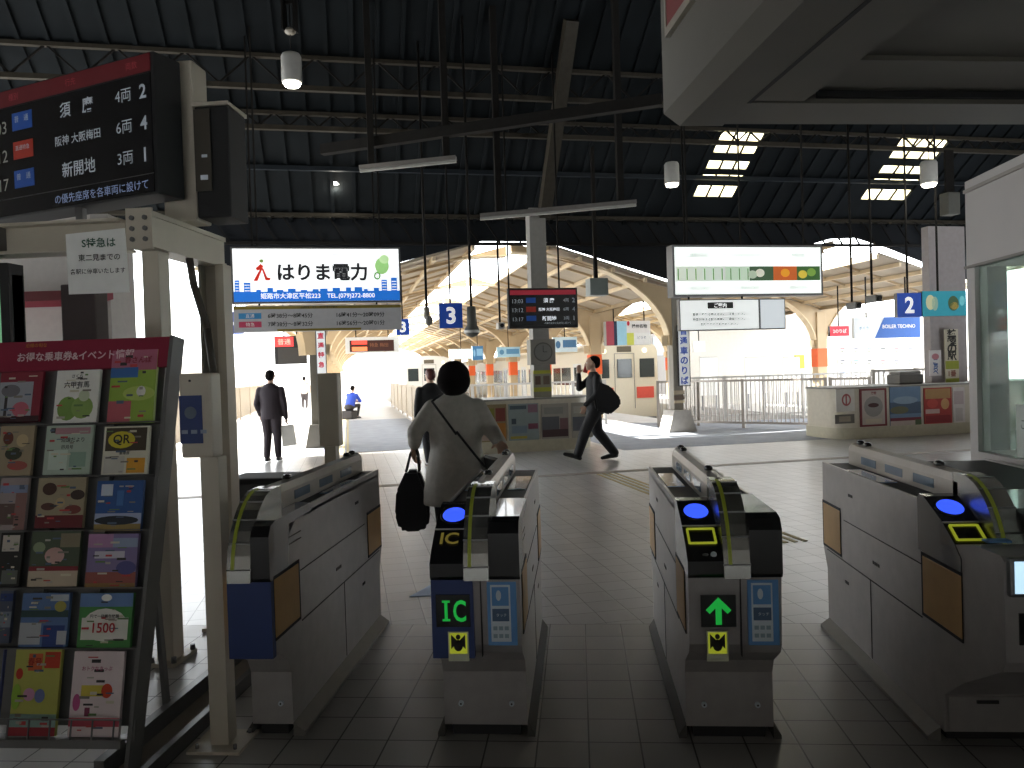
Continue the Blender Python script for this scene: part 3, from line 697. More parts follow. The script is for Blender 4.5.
broch((56,370,104,424),'white brochure with green bushes, top row centre',W_,[(.08,.05,.55,.5,G_,1),(.4,.08,.9,.5,'93b060',1),(.55,.4,.8,.62,'cfd8b8',1)],[('六甲有馬',.5,.72,.7,.12,K_),('さくら',.5,.88,.4,.07,K_)])
broch((110,350,161,424),'tall green and pink brochure standing in the top right pocket','9ab84a',[(0,.72,1,1,'b86a80'),(0,.62,.6,.76,'3f6fae'),(0,0,.5,.3,'c0606a'),(.3,.3,1,.5,'b8cc6a',1),(.6,.35,.8,.5,W_,1)],[('春さんぽ',.6,.86,.6,.1,'8c2436')])
broch((0,424,39,476),'brochure covered in small food pictures, second row left','a8987c',[(.1,.6,.4,.85,'6a3a2c',1),(.5,.55,.85,.8,'c8b48a',1),(.2,.3,.7,.55,'3c4030',1),(.3,.1,.9,.28,'a85a50',1)])
broch((46,425,97,475),'pale green text brochure, second row centre','b8c8b8',[(.1,.85,.2,.95,K_),(.1,.1,.5,.5,'cfdccf'),(.55,.15,.9,.45,'93ae9c'),(.2,.82,.95,.95,'b88a90')],[('沿線だより',.6,.7,.6,.1,K_),('四月号',.5,.55,.4,.08,K_)])
broch((104,426,153,476),'yellow and white brochure lettered QR, second row right','e0dcc8',[(.05,.5,.95,.97,'4a4030'),(.1,.55,.7,.9,'d8c83a',1),(.55,.05,.95,.35,'e0a030'),(.05,.05,.5,.4,'d0ccc0')],[('QR',.42,.72,.5,.22,'2e2a20'),('乗車券',.5,.45,.5,.07,K_)])
broch((0,477,33,530),'brochure with a hazy town view, third row left','a89a98',[(0,.7,1,.85,'8a98b8'),(0,.1,1,.5,'6a5650'),(.6,.0,1,.7,'94706a')])
broch((38,477,90,528),'cream brochure with dark food bowls over a red foot, third row centre','a89c80',[(0,0,1,.25,'70282c'),(.1,.65,.4,.9,'4c3228',1),(.7,.55,1,.75,'40302a',1),(.1,.35,.4,.5,'5c3a30',1),(.6,.27,.95,.45,'7c4038',1),(.4,.4,.6,.6,'c0a880',1)])
broch((97,480,147,531),'deep blue evening sky brochure, third row right','2f5a98',[(0,0,1,.14,'a08a50'),(0,.14,1,.35,'a8b4d0'),(0,.12,.95,.3,'2a3038',1),(.1,.7,.35,.93,'cfd8e4'),(.45,.5,.6,.8,'4878b8')])
broch((0,532,28,586),'black brochure with a white panel, fourth row left','23231f',[(.1,.65,.85,.95,'cfc8bc'),(.2,.05,.9,.3,'6c7068')])
broch((31,530,85,586),'green garden brochure with a pale round badge, fourth row centre','4c5844',[(0,0,1,.28,'c8b8a0'),(0,.28,1,.36,'8c3038'),(.3,.4,.7,.7,'d0a8a0',1),(.05,.6,.3,.8,'8a9878',1),(.6,.7,1,.95,'8a8068')])
broch((88,533,142,588),'purple and orange sunset brochure, fourth row right','8a7ca8',[(0,.75,.5,1,'b88ab0'),(.5,.75,1,.92,'9aa8c0'),(.15,.55,.75,.68,'d8d4dc'),(0,.1,1,.3,'a05a50'),(0,0,1,.1,'9a7a48'),(.6,.25,1,.5,'5a5890',1)])
broch((0,590,18,642),'dark blue and grey brochure cut by the frame, fifth row left','50586c',[(0,.3,1,.6,'8a94a0'),(0,.8,1,.95,'2c4078')])
broch((22,592,74,646),'blue seaside brochure with white panels, fifth row centre','5a78a8',[(0,.55,1,.68,'2f4a48'),(0,.05,.45,.45,'b8bcc0'),(.5,0,.95,.4,'2c4480'),(.6,.85,.98,.97,'b8c0c4'),(.7,.65,.95,.85,'b0a850',1),(.8,.05,1,.3,'b8bcc0')])
broch((80,592,137,647),'brochure with a large red 1500 on white, fifth row right','4a9048',[(0,.75,1,1,'6888b8'),(.08,.12,.92,.72,'e8e6dc',1),(.06,.15,.94,.55,'e8e6dc'),(.4,.85,.6,.98,W_,1)],[('1500',.5,.37,.55,.18,'c03038'),('円で一日乗り放題',.5,.58,.7,.07,K_)])
broch((0,648,8,732),'thin sliver of a blue and yellow brochure at the left edge, bottom row','58609a',[(0,0,1,.4,'b8b858')])
broch((12,648,66,734),'yellow green brochure with red blocks, bottom row centre','b8b858',[(0,0,1,.1,'a03038'),(0,.1,1,.25,'8aa8a0'),(.65,.78,.98,.97,'c84028'),(.3,.75,.6,.95,'d86a3a'),(.05,.65,.2,.78,'c84028',1),(.25,.4,.5,.55,'c890b0',1),(.5,.38,.72,.54,'7080b0',1),(0,.3,.2,.6,'98c040',1)],[('春号',.45,.86,.3,.1,'a82818')])
broch((71,650,128,735),'white and pink brochure with an orange disc, bottom row right','e8d8d8',[(0,.12,1,.22,'b84858'),(.2,.47,.7,.6,'e0cc50'),(.6,.45,.82,.62,'d84a28',1),(.05,.3,.2,.5,'c85a90',1),(.3,.24,.4,.34,'8a3858')],[('おトクなきっぷ',.5,.8,.6,.1,'b04870')])
# ================================================================== OVERHEAD BULKHEAD (right)
PA=math.radians(10.7); cp,sp=math.cos(PA),math.sin(PA)
def toP(p): return Vector((p.x*cp+p.y*sp,-p.x*sp+p.y*cp,p.z))
def fromP(x,y,z): return Vector((x*cp-y*sp,x*sp+y*cp,z))
SZ=2.7
d=ray(664,126); q=toP(Vector((0,0,CAM_H))+d*((SZ-CAM_H)/d.z))
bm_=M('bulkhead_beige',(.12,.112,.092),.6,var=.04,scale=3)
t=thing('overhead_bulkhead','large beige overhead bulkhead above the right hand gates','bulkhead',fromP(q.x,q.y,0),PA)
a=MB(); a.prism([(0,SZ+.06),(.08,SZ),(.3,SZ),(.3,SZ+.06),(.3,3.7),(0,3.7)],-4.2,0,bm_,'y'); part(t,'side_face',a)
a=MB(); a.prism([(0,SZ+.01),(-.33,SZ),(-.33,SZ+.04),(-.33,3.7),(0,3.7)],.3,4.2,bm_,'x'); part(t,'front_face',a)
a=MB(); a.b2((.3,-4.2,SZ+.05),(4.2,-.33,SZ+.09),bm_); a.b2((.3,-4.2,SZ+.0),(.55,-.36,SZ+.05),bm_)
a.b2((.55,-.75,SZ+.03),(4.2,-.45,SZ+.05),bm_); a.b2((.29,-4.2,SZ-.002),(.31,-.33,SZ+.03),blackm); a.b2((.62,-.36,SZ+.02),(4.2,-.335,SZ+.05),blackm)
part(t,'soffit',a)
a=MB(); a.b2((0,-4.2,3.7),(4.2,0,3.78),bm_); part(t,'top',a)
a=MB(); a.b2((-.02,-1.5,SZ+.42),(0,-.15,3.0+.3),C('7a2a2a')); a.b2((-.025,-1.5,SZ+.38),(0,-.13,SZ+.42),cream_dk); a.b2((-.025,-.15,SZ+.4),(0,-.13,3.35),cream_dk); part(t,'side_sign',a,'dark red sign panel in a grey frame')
# ================================================================== GLASS BOOTH (right)
BX,BY=2.32,4.8; wallm=M('booth_panel',(.40,.375,.36),.5,var=.03,scale=3); glz=glassM('booth_glass',(.80,.88,.84),.16,.03)
t=thing('station_office_booth','pale grey glazed station office booth at the right edge','booth',(BX,BY,0))
a=MB(); a.b2((0,-6.5,2.03),(.06,0,2.49),wallm); a.b2((-.015,-6.5,2.025),(0,0,2.04),C('77726c')); a.b2((-.012,-6.5,2.47),(0,0,2.49),C('8a857e')); a.b2((.06,-.06,2.03),(3,0,2.49),wallm); part(t,'fascia',a)
a=MB(); a.b2((0,-6.5,0),(.06,0,.95),wallm); a.b2((.06,-.06,0),(3,0,.95),wallm); part(t,'lower_wall',a)
a=MB(); a.b2((0,-.09,.95),(.07,0,2.03),wallm); part(t,'corner_post',a)
for y in (-1.6,-3.2,-4.8): a=MB(); a.b2((0,y-.03,.95),(.06,y+.03,2.03),wallm); part(t,'mullion',a)
a=MB(); a.b2((.025,-6.5,.95),(.035,-.09,2.03),glz); part(t,'side_window',a,'tinted window pane')
a=MB(); a.b2((.2,-.035,.95),(3,-.025,2.03),glz); part(t,'end_window',a); a=MB(); a.b2((.07,-.05,.95),(.2,-.01,2.03),C('3c4440')); part(t,'end_panel',a)
a=MB(); a.b2((0,-6.5,2.49),(3,0,2.54),wallm); part(t,'roof',a)
rs=C('b02a3c',.5,emit=.15)
a=MB()
# arrow sign seen through the glass, faces the gates
a.prism([(-.22,0),(-.08,.10),(-.08,.05),(.28,.05),(.28,-.05),(-.08,-.05),(-.08,-.10)],-.012,0,rs,'y'); a.text('non',.03,-.16,.16,.05,-.0,nk)
a.b2((-.3,0,-.32),(.35,.01,.28),white); a.plate(.0,.3,.12,.24,0,rs,.005); a.text('情報',.15,.18,.14,.06,-.005,white)
a.b2((-.02,.01,-1.4),(.02,.05,.28),steel_dk); a.b2((-.15,-.05,-1.42),(.15,.15,-1.38),steel_dk)
p=atY(1020,378,4.45); solo('arrow_sign',a,'white sign with a red arrow standing inside the glazed booth','sign',(2.74,4.4,1.42))
a=MB(); a.b2((-.004,-.3,-.12),(0,.1,.16),C('b8c0b8')); sub=MB(); 
o=solo('window_notice',a,'pale notice stuck low on the booth window','notice',(BX+.024,4.25,1.08))
sub.text('ご案内窓口',0,.06,.3,.06,0,C('3c4a44')); sub.text('改札事務',0,-.02,.2,.04,0,C('3c4a44')); 
sub.xform(Matrix.Translation((-.004,-.1,0))@Matrix.Rotation(-PI/2,4,'Z')); part(o,'lettering',sub)

# ================================================================== HANGING SIGNS (station grid)
def L_(h,e=.85): return C(h,.5,emit=round(e*.72,2))
def hang(name,label,cat,rect,v,dep,draw,rods=(.2,.8),case=steel_dk,group=None,rt=.013,top=None):
    x0,y0,x1,y1=rect; A=atV(x0,y0,v); B=atV(x1,y0,v); Cc=atV((x0+x1)/2,y1,v); T=atV((x0+x1)/2,y0,v)
    wd=B[0]-A[0]; h=T[2]-Cc[2]; t=thing(name,label,cat,fromS((A[0]+B[0])/2,v,Cc[2]),SA,group)
    a=MB(); a.b2((-wd/2,0,0),(wd/2,dep,h),case); part(t,'casing',a)
    a=MB(); draw(a,wd,h); part(t,'face',a)
    zt=(rz_(v) if v<EV else (top or 4.0))-Cc[2]
    for f in rods:
        a=MB(); a.b2((-wd/2+f*wd-rt,dep/2-rt,h),(-wd/2+f*wd+rt,dep/2+rt,zt),dkst); part(t,'hanger',a)
    return t
def bb(a,w,h):      # power company billboard
    a.plate(-w/2+.03,w/2-.03,.03,h-.03,0,L_('fbfeff',.95),.004)
    b=L_('1d6fd0',.7); a.plate(-w/2+.03,w/2-.03,.03,.21*h,-.004,b,.002)
    random.seed(3); x=-w/2+.05
    while x<w/2-.12:
        ww=random.uniform(.05,.13); hh=random.uniform(.02,.07)
        if x<-w/2+.25 or x>w/2-.35: hh=random.uniform(.15,.26)
        a.plate(x,x+ww,.21*h,.21*h+hh*h/.95,-.004,b,.002)
        if hh>.12:
            for r_ in range(4): a.plate(x+.01,x+ww-.01,.22*h+.045*r_,.22*h+.045*r_+.012,-.006,L_('ffffff'),.002)
        x+=ww+random.uniform(.02,.1)
    a.text('はりま電力',.03*w,.55*h,.54*w,.32*h,-.004,L_('2c2c34',.02),bold=.03)
    a.text('はりまで つくる・はりまを てらす',0,.86*h,.4*w,.07*h,-.004,L_('b8b8c8',.6))
    r_=L_('d83020',.5); p=[(-.375*w,.40*h),(-.35*w,.40*h),(-.315*w,.66*h),(-.33*w,.70*h),(-.36*w,.62*h),(-.35*w,.58*h),(-.335*w,.6*h)]
    a.prism(p,-.008,-.004,r_,'y'); a.prism([(-.325*w,.62*h),(-.315*w,.62*h),(-.295*w,.46*h),(-.275*w,.45*h),(-.28*w,.41*h),(-.305*w,.41*h)],-.008,-.004,r_,'y'); a.disc(-.325*w,.75*h,.012*w,.03*h,-.004,L_('90b060',.4),.003)
    a.disc(.385*w,.66*h,.042*w,.15*h,-.004,L_('a8e08c',.6),.003); a.disc(.40*w,.78*h,.03*w,.08*h,-.007,L_('c8f0b0',.7),.003); a.disc(.355*w,.48*h,.02*w,.07*h,-.004,L_('60b050',.4),.003); a.disc(.355*w,.48*h,.012*w,.045*h,-.007,L_('ffffff'),.003)
    a.text('姫路市大津区平松223　TEL.(079)272-8800',0,.125*h,.8*w,.12*h,-.006,L_('ffffff',.9),bold=.012)
hang('billboard','lit white billboard lettered in black with a blue skyline foot','billboard',(230,247,400,303),12.9,.25,bb,(.12,.88))
def tt(a,w,h):
    g_=C('a8a8aa',.6,emit=.08); a.plate(-w/2,w/2,0,h,0,g_,.003); y_=C('8a7a2a'); a.plate(-w/2,w/2,h*.86,h*.97,-.003,y_,.002); a.plate(-w*.25,w*.25,h*.02,h*.1,-.003,y_,.002)  # unlit strip; a faint glow in the material brightens its grey
    a.text('直通特急・特急の運転時間のご案内',0,h*.915,w*.7,h*.08,-.005,nk)
    a.plate(-w*.47,-w*.34,h*.5,h*.72,-.003,C('3a8ac0'),.002); a.plate(-w*.47,-w*.34,h*.18,h*.4,-.003,C('c04060'),.002)
    for z,s,u_ in ((.61,'6時38分～8時45分','16時41分～20時09分'),(.29,'7時38分～8時32分','16時56分～20時01分')):
        a.text(s,-w*.17,h*z,w*.3,h*.2,-.003,nk,bold=.015); a.text(u_,w*.25,h*z,w*.36,h*.2,-.003,nk,bold=.015)
    a.text('直通',-w*.405,h*.61,w*.1,h*.15,-.005,white); a.text('特急',-w*.405,h*.29,w*.1,h*.15,-.005,white)
hang('timetable_sign','grey timetable strip with two rows of times below the power company billboard','sign',(233,305,401,331),12.9,.06,tt,(.15,.85))
def ad(a,w,h):
    a.plate(-w/2+.04,w/2-.04,.04,h-.04,0,L_('f4fbf6',.95),.004)
    cs=['e8f4e0','dfeedd','cfe6cc','3c5a3c','c86020','35602a']
    for k,c_ in enumerate(cs): a.plate(-w*.48+k*w*.16,-w*.48+(k+1)*w*.16,h*.30,h*.58,-.004,L_(c_,.5),.002)
    for k in range(9):
        x=-w*.47+k*w*.057; a.plate(x,x+.02,h*.32,h*.54,-.006,L_('6c9a5c',.3),.002)
    for x,z,c_ in ((.02,.42,'b8c8b0'),(.07,.45,'e4e4d0'),(.24,.45,'f0a020'),(.36,.42,'d8c040'),(.42,.46,'78a040')): a.disc(x*w,z*h,.03*w,.08*h,-.006,L_(c_,.5),.002)
    for x,s in ((-.33,'播磨の名所'),(0,'花と緑の庭園へようこそ'),(.33,'季節の旅')): a.text(s,x*w,h*.8,w*.2,h*.07,-.004,L_('98a8a0',.4)); a.text('開園のご案内',x*w,h*.16,w*.14,h*.06,-.004,L_('90a098',.4))
hang('billboard','lit white billboard with a strip of garden and flower pictures','billboard',(672,245,822,296),12.6,.25,ad,(.1,.9))
def nt_(a,w,h):
    a.plate(-w/2+.02,w*.24,.02,h-.02,0,L_('eef2f0',.75),.004); a.plate(w*.26,w/2-.02,.02,h-.02,0,L_('dfe6ea',.6),.004)
    a.plate(-w*.24,w*.0,h*.7,h*.9,-.004,nk,.002); a.text('ご案内',-w*.12,h*.8,w*.2,h*.15,-.006,L_('ffffff',.8),bold=.02)
    for z,s in ((.52,'乗車・降りる際は足元にご注意ください'),(.36,'特急が停まる駅は車掌にご確認ください'),(.2,'危険ですのでおやめください')): a.text(s,-w*.13,h*z,w*.66,h*.1,-.004,nk,bold=.01)
hang('notice_sign','white framed notice with three lines of black text under the garden billboard','sign',(679,299,785,330),12.6,.1,nt_,(.1,.6))
def dep(a,w,h):
    a.plate(-w/2+.03,w/2-.03,.05,h-.03,0,scr,.004); a.plate(-w/2+.03,w/2-.03,h*.83,h*.95,-.004,C('a02838',emit=.25),.002)
    for r_,(tm,cl,nm,c1,c2) in enumerate((('13:03',bl,'須 磨','4両','2'),('13:12',rd,'阪神 大阪梅田','6両','4'),('13:17',bl,'新開地','3両','1'))):
        z=h*(.69-.225*r_); a.text(tm,-w*.37,z-.01,w*.15,h*.1,-.004,tx); a.plate(-w*.25,-w*.11,z-h*.06,z+h*.07,-.004,cl,.002)
        a.text(nm,w*.08,z,w*.3,h*.12,-.004,C('e8ecf4',emit=.5),bold=.02); a.text(c1,w*.33,z,w*.08,h*.1,-.004,tx); a.text(c2,w*.44,z,w*.04,h*.11,-.004,tx)
    a.text('の優先座席を各車両に設けて',w*.2,h*.12,w*.45,h*.05,-.004,tx)
hang('departure_monitor','small black departure monitor hanging before the central column','monitor',(508,288,577,328),13.0,.12,dep,(.02,.75),blackm)
def num(n_):
    def f(a,w,h): a.plate(-w/2,w/2,0,h,0,C('1f4fb8',.5,emit=.12),.003); a.text(n_,0,h/2,w*.55,h*.68,-.004,C('ffffff',.5,emit=.4),bold=.03)
    return f
hang('platform_sign','blue platform sign with a large white 3','sign',(439,303,462,328),12.8,.08,num('3'),(.5,))
hang('platform_sign','blue platform sign with a large white 2 on the right','sign',(897,293,921,317),12.0,.08,num('2'),(.5,))
def teal(a,w,h):
    a.plate(-w/2,w/2,0,h,0,L_('2a8fa0',.35),.003)
    for x,z,rx,rz2,c_ in ((-.32,.55,.1,.3,'c8c8a0'),(-.22,.5,.07,.28,'8fae9c'),(.2,.5,.12,.3,'405a3c'),(.22,.4,.1,.15,'b09a50'),(.4,.6,.06,.2,'6cc0c8')): a.disc(x*w,z*h,rx*w,rz2*h,-.003,L_(c_,.3),.003)
hang('lit_advert','teal lit advertisement panel beside the white 2 sign','billboard',(922,291,966,316),12.0,.1,teal,(.4,))
hang('platform_sign','blue platform sign with a white 4 half hidden by the billboard','sign',(228,312,243,334),17.5,.08,num('4'),(.5,))
hang('platform_sign','small blue platform sign with a white 3 beyond the timetable','sign',(396,319,409,335),17.5,.08,num('3'),(.5,))
def led1(a,w,h): a.plate(-w*.48,w*.1,h*.62,h*.97,0,C('d84040',emit=.7),.004); a.text('普通',-w*.19,h*.8,w*.4,h*.24,-.005,C('ffb0a0',emit=.8)); a.plate(-w*.4,w*.48,.02,h*.58,0,C('3c3a38'),.004)
hang('departure_indicator','dark hanging indicator with a red lit panel over the sunlit platform','indicator',(274,336,306,364),18.5,.15,led1,(.3,.7),blackm)
def led2(a,w,h):
    a.plate(-w*.5,w*.5,0,h,0,white,.003); a.plate(-w*.42,w*.4,h*.1,h*.8,-.003,C('4a2820'),.003)
    a.plate(-w*.38,-w*.1,h*.55,h*.78,-.006,C('ff5040',emit=.9),.002); a.plate(-w*.38,-w*.1,h*.14,h*.4,-.006,C('ff8050',emit=.9),.002); a.text('特急 梅田',w*.12,h*.5,w*.34,h*.3,-.006,C('8a5a40',emit=.3))
hang('led_display','wide white framed display with two red lit bars right of the red lettered post','indicator',(345,337,399,353),20,.15,led2,(.2,.8),white)
def colad(a,w,h):
    a.plate(-w/2,-w*.33,0,h,0,C('b04a58'),.003); a.plate(-w*.33,-w*.26,0,h,0,C('22304a'),.003); a.plate(-w*.26,-w*.04,0,h,0,C('a8d8ec'),.003); a.plate(-w*.04,w*.12,0,h*.5,0,C('d8dc60'),.003); a.plate(-w*.04,w/2,h*.5,h,0,C('f0ece8'),.003); a.plate(w*.12,w/2,0,h*.5,0,white,.003)
    a.disc(-w*.0,h*.9,w*.03,h*.1,-.003,C('d03040'),.002); a.text('播州名物',w*.25,h*.78,w*.35,h*.2,-.003,nk,bold=.02); a.text('どうぞ',w*.3,h*.3,w*.2,h*.12,-.003,C('506080'))
hang('hanging_advert','colourful hanging advertisement above the cream train','billboard',(606,321,650,345),21.5,.25,colad,(.2,.9),C('8a8680'))
def ba(c1,c2):
    def f(a,w,h): a.plate(-w/2,w/2,0,h,0,C(c1),.003); a.plate(-w*.1,w*.45,h*.3,h*.8,-.003,C(c2),.003); a.disc(-w*.3,h*.5,w*.1,h*.25,-.003,C(c2),.003)
    return f
for r_,v_,c1,c2,lab in (((449,349,473,359),34,'dff0f4','f6f6f6','white hanging panel far down the platform'),((472,346,483,360),33,'3f78a8','88b8d8','small blue hanging sign far down the platform'),((553,337,577,352),24,'cfe4ec','4a78a0','pale blue hanging advert right of the central column'),((497,347,520,357),32,'a8d0e4','5a90b8','light blue hanging advert left of the central column')):
    hang('hanging_advert',lab,'sign',r_,v_,.12,ba(c1,c2),(.5,),white)
def boil(a,w,h):
    a.plate(-w/2,-w*.12,0,h,0,C('eef2f4',emit=.2),.003); a.prism([(-w*.2,0),(w/2,0),(w/2,h),(-w*.05,h)],-.005,-.0,C('2f62b0',emit=.15),'y'); a.text('BOILER TECHNO',w*.17,h*.55,w*.5,h*.22,-.005,white,bold=.02); a.text('ボイラ',-w*.36,h*.5,w*.14,h*.2,-.004,C('7088a8'))
hang('hanging_advert','white and blue hanging advertisement below the 2 sign','billboard',(854,317,920,338),17.0,.1,boil,(.2,.8),white,top=3.6)
def redl(a,w,h): a.plate(-w/2,w/2,0,h,0,C('d03040',emit=.3),.003); a.text('2のりば',0,h/2,w*.75,h*.4,-.004,C('ffd0d0',emit=.4),bold=.02)
hang('exit_light','small red lit sign left of the white and blue advertisement','sign',(830,326,849,336),19,.1,redl,(.5,),blackm,top=3.6)
hang('blank_panel','white blank panel hanging beyond the blue lettered sign','sign',(693,341,705,352),24,.05,lambda a,w,h:a.plate(-w/2,w/2,0,h,0,white,.003),(.5,),white)
def spk(a,w,h): a.plate(-w/2+.01,w/2-.01,.01,h-.01,0,C('8a9694'),.003)
hang('loudspeaker_box','pale grey box hanging from a dark rod above the walking man','box',(590,278,608,295),14.5,.3,spk,(.45,),C('9aa09c'),rt=.035)
# round ended cameras and lamps on rods
def rodlamp(x,y0,y1,v,lab,kind):
    A=atV(x,y1,v); t=thing('rod_lamp' if kind else 'security_camera',lab,'lamp' if kind else 'camera',fromS(*A),SA); a=MB(); a.tube((0,0,.3 if kind==2 else .1),(0,0,(rz_(v) if v<16 else 4.3)-A[2]),.022,dkst,n=8); part(t,'rod',a)
    if kind==2:
        a=MB(); a.lathe([(.06,.42),(.075,.4),(.08,.12),(.12,.05),(.125,0),(.09,-.06),(.0+.01,-.09)],M('lamp_dark_body',(.12,.12,.11),.4)); part(t,'housing',a)
        a=MB(); a.lathe([(.13,.03),(.135,.0),(.1,-.03),(.09,.0)],C('e8e8e4')); part(t,'rim',a)
    elif kind==1:
        a=MB(); a.tube((0,0,.25),(0,0,.05),.05,cream_dk); a.ball((.03,-.04,.02),(.07,.09,.09),M('lamp_dark_body2',(.2,.19,.17),.4)); part(t,'housing',a)
    else:
        a=MB(); a.box((.0,-.05,.02),(.14,.3,.13),M('camera_grey',(.2,.2,.19),.4),.02); a.tube((0,-.2,.02),(0,-.24,.02),.04,blackp); part(t,'housing',a)
rodlamp(427,240,322,13,'small lamp on a dark rod left of the blue 3 sign',1)
rodlamp(472,230,332,12.6,'large dark bodied lamp on a rod right of the blue 3 sign',2)
rodlamp(852,230,307,13.4,'dark camera on a rod left of the white and blue advertisement',0)
rodlamp(872,230,300,13.0,'tilted grey camera on a rod just left of the 2 sign',0)
rodlamp(500,288,327,16,'small dark camera hanging left of the departure monitor',0)
# posts with vertical signs
def vsign(u,v,x0,y0,x1,y1,txt,colr,frame,lab):
    name='vertical_sign'
    A=atV(x0,y0,v); B=atV(x1,y1,v); w=B[0]-A[0]; h=A[2]-B[2]; a=MB(); a.b2((-w/2-.02,0,-.02),(w/2+.02,.04,h+.02),frame); a.plate(-w/2,w/2,0,h,0,C('eef2f6',emit=.12),.004)
    n=len(txt); st=h/n; a.vtext(txt,0,h,min(w*.72,st*.8),st,-.004,C(colr,emit=.1),bold=.03)
    return solo(name,a,lab,'sign',fromS((A[0]+B[0])/2,v,B[2]),SA)
A=atV(684,432,16.7)
o=vsign(7.45,16.5,678,326,690,385,'普通車のりば','2f56b8',blackm,'vertical white sign with blue characters on the pale steel column')
o=vsign(-.7,17.0,316,331,327,398,'直通特急・特急','c8324a',steel_dk,'vertical white sign with red characters on a post over the left platform')
a=MB(); a.prism([(-.34,0),(.34,0),(.2,.5),(-.2,.5)],-.3,.3,M('concrete_base',(.45,.42,.38),.8),'y'); part(colA0,'base',a,'flared concrete base')
a=MB(); a.prism([(-.24,0),(.24,0),(.14,.5),(-.14,.5)],-.2,.2,C('5c5a54'),'y'); part(colL0,'base',a,'dark flared base')
# sticker stack on steel column
a=MB()
for z0,z1,c_ in ((.86,.95,'b8a890'),(.74,.84,'6a5a50'),(.66,.72,'d8c8a8')): a.plate(-.13,.13,z0,z1,0,C(c_),.01)
solo('column_label',a,'small brown labels low on the pale steel column','label',fromS(7.45,16.56,0),SA)

A=atV(950,214,13.6); a=MB(); a.box((0,0,.2),(.28,.25,.45),M('junction_grey',(.09,.09,.08),.6),.02); a.b2((-.1,-.02,.42),(.1,.02,1.3),dkst); solo('junction_box',a,'grey junction box hanging from the roof above the grey pillar','junction box',fromS(*A),SA)
# ================================================================== POSTER WALLS
wl=M('poster_wall_cream',(.58,.53,.43),.5,var=.05)
def stad(u0,u1,v0,v1,r,n=8,rl=True,rr=True):
    pts=[]
    def arc(cx,cy,a0,a1):
        for k in range(n+1): a_=a0+(a1-a0)*k/n; pts.append((cx+r*math.cos(a_),cy+r*math.sin(a_)))
    if rl: arc(u0+r,v0+r,PI,1.5*PI)
    else: pts.append((u0,v0))
    if rr: arc(u1-r,v0+r,1.5*PI,2*PI); arc(u1-r,v1-r,0,PI/2)
    else: pts.append((u1,v0)); pts.append((u1,v1))
    if rl: arc(u0+r,v1-r,PI/2,PI)
    else: pts.append((u0,v1))
    return pts
def pwall(lab,u0,u1,v0,v1,r,H,**k):
    t=thing('poster_wall',lab,'low wall',fromS(0,0,0),SA)
    P=stad(u0,u1,v0,v1,r,**k); a=MB(); a.prism(P,.0,H,wl,'z'); part(t,'wall',a)
    P2=stad(u0-.03,u1+.03,v0-.03,v1+.03,r+.03,**k); a=MB(); a.prism(P2,0,.22,M('wall_base',(.5,.46,.34),.5),'z'); part(t,'base',a)
    a=MB(); a.prism(P2,H,H+.03,C('8c8a84'),'z'); part(t,'coping',a); return t
pA=atV(500,453,14.0); HW=.97
pwall('low curved cream wall lined with posters behind the woman in grey',atV(428,440,14.0)[0],atV(597,440,14.0)[0],14.0,15.3,.6,HW)
v2=13.1; ul=atV(840,437,13.1)[0]
pwall('low cream wall lined with posters on the right before the grey pillar',ul,14.3,v2,14.4,.35,HW,rr=False)
def wposter(x0,y0,x1,y1,v,lab,base,items,txt=()):
    A=atV(x0,y1,v); B=atV(x1,y0,v); w=B[0]-A[0]; h=B[2]-A[2]; b=MB(); b.b2((0,-.012,0),(w,0,h),C(base))
    for k,it in enumerate(items):
        q0,z0,q1,z1,c_=it[:5]; yy=-.012-.001*k
        if len(it)>5: b.disc((q0+q1)/2*w,(z0+z1)/2*h,(q1-q0)/2*w,(z1-z0)/2*h,yy,C(c_),.0015,16)
        else: b.plate(q0*w,q1*w,z0*h,z1*h,yy,C(c_),.0015)
    for s,cx,cz,tw,th,c_ in txt: b.text(s,cx*w,cz*h,tw*w,th*h,-.012-.001*len(items)-.001,C(c_),bold=.02)
    solo('poster',b,lab,'poster',fromS(A[0],v,A[2]),SA,'posters on the low walls')
vv=13.995
wposter(480,404,506,443,vv,'orange and olive poster, first on the curved wall beside the woman','8a7a58',[(.05,.55,.55,.9,'7a7a2c'),(.55,.05,.95,.5,'a8702c'),(.05,.05,.5,.5,'a8948a'),(.6,.55,.95,.9,'7a3c34'),(.2,.65,.45,.85,'a8a02c',1)])
wposter(509,403,538,441,vv,'grey blue timetable poster, second on the curved wall','8a9694',[(.05,.85,.6,.95,'4c5c64'),(.65,.75,.97,.97,'8a6a78'),(.1,.45,.25,.6,'3c4a54'),(.65,.3,.97,.45,'7a4454'),(.05,.05,.6,.12,'a89a40'),(.1,.2,.6,.4,'748490')])
wposter(542,403,568,441,vv,'poster with a grey photograph and dark red foot, third on the curved wall','a09a90',[(.02,.3,.65,.65,'5a5c60'),(.02,.1,.97,.3,'4c3436'),(.67,.3,.97,.6,'7a5a5c'),(.1,.72,.8,.9,'8c8c84')])
wposter(572,402,592,438,vv,'pale poster with a small street photograph, last on the curved wall','a09c90',[(.05,.2,.95,.6,'5c6068'),(.1,.7,.8,.9,'b0aca0')])
vv=v2-.005
wposter(836,389,854,412,vv,'white no smoking poster on the right wall','d8d4cc',[(.3,.25,.8,.8,'b06060',1),(.38,.33,.72,.72,'d8d4cc',1),(.5,.25,.58,.8,'b06060')])
wposter(835,414,854,424,vv,'small grey notice below the no smoking poster','6a6660',[(.2,.2,.8,.8,'9a9080')])
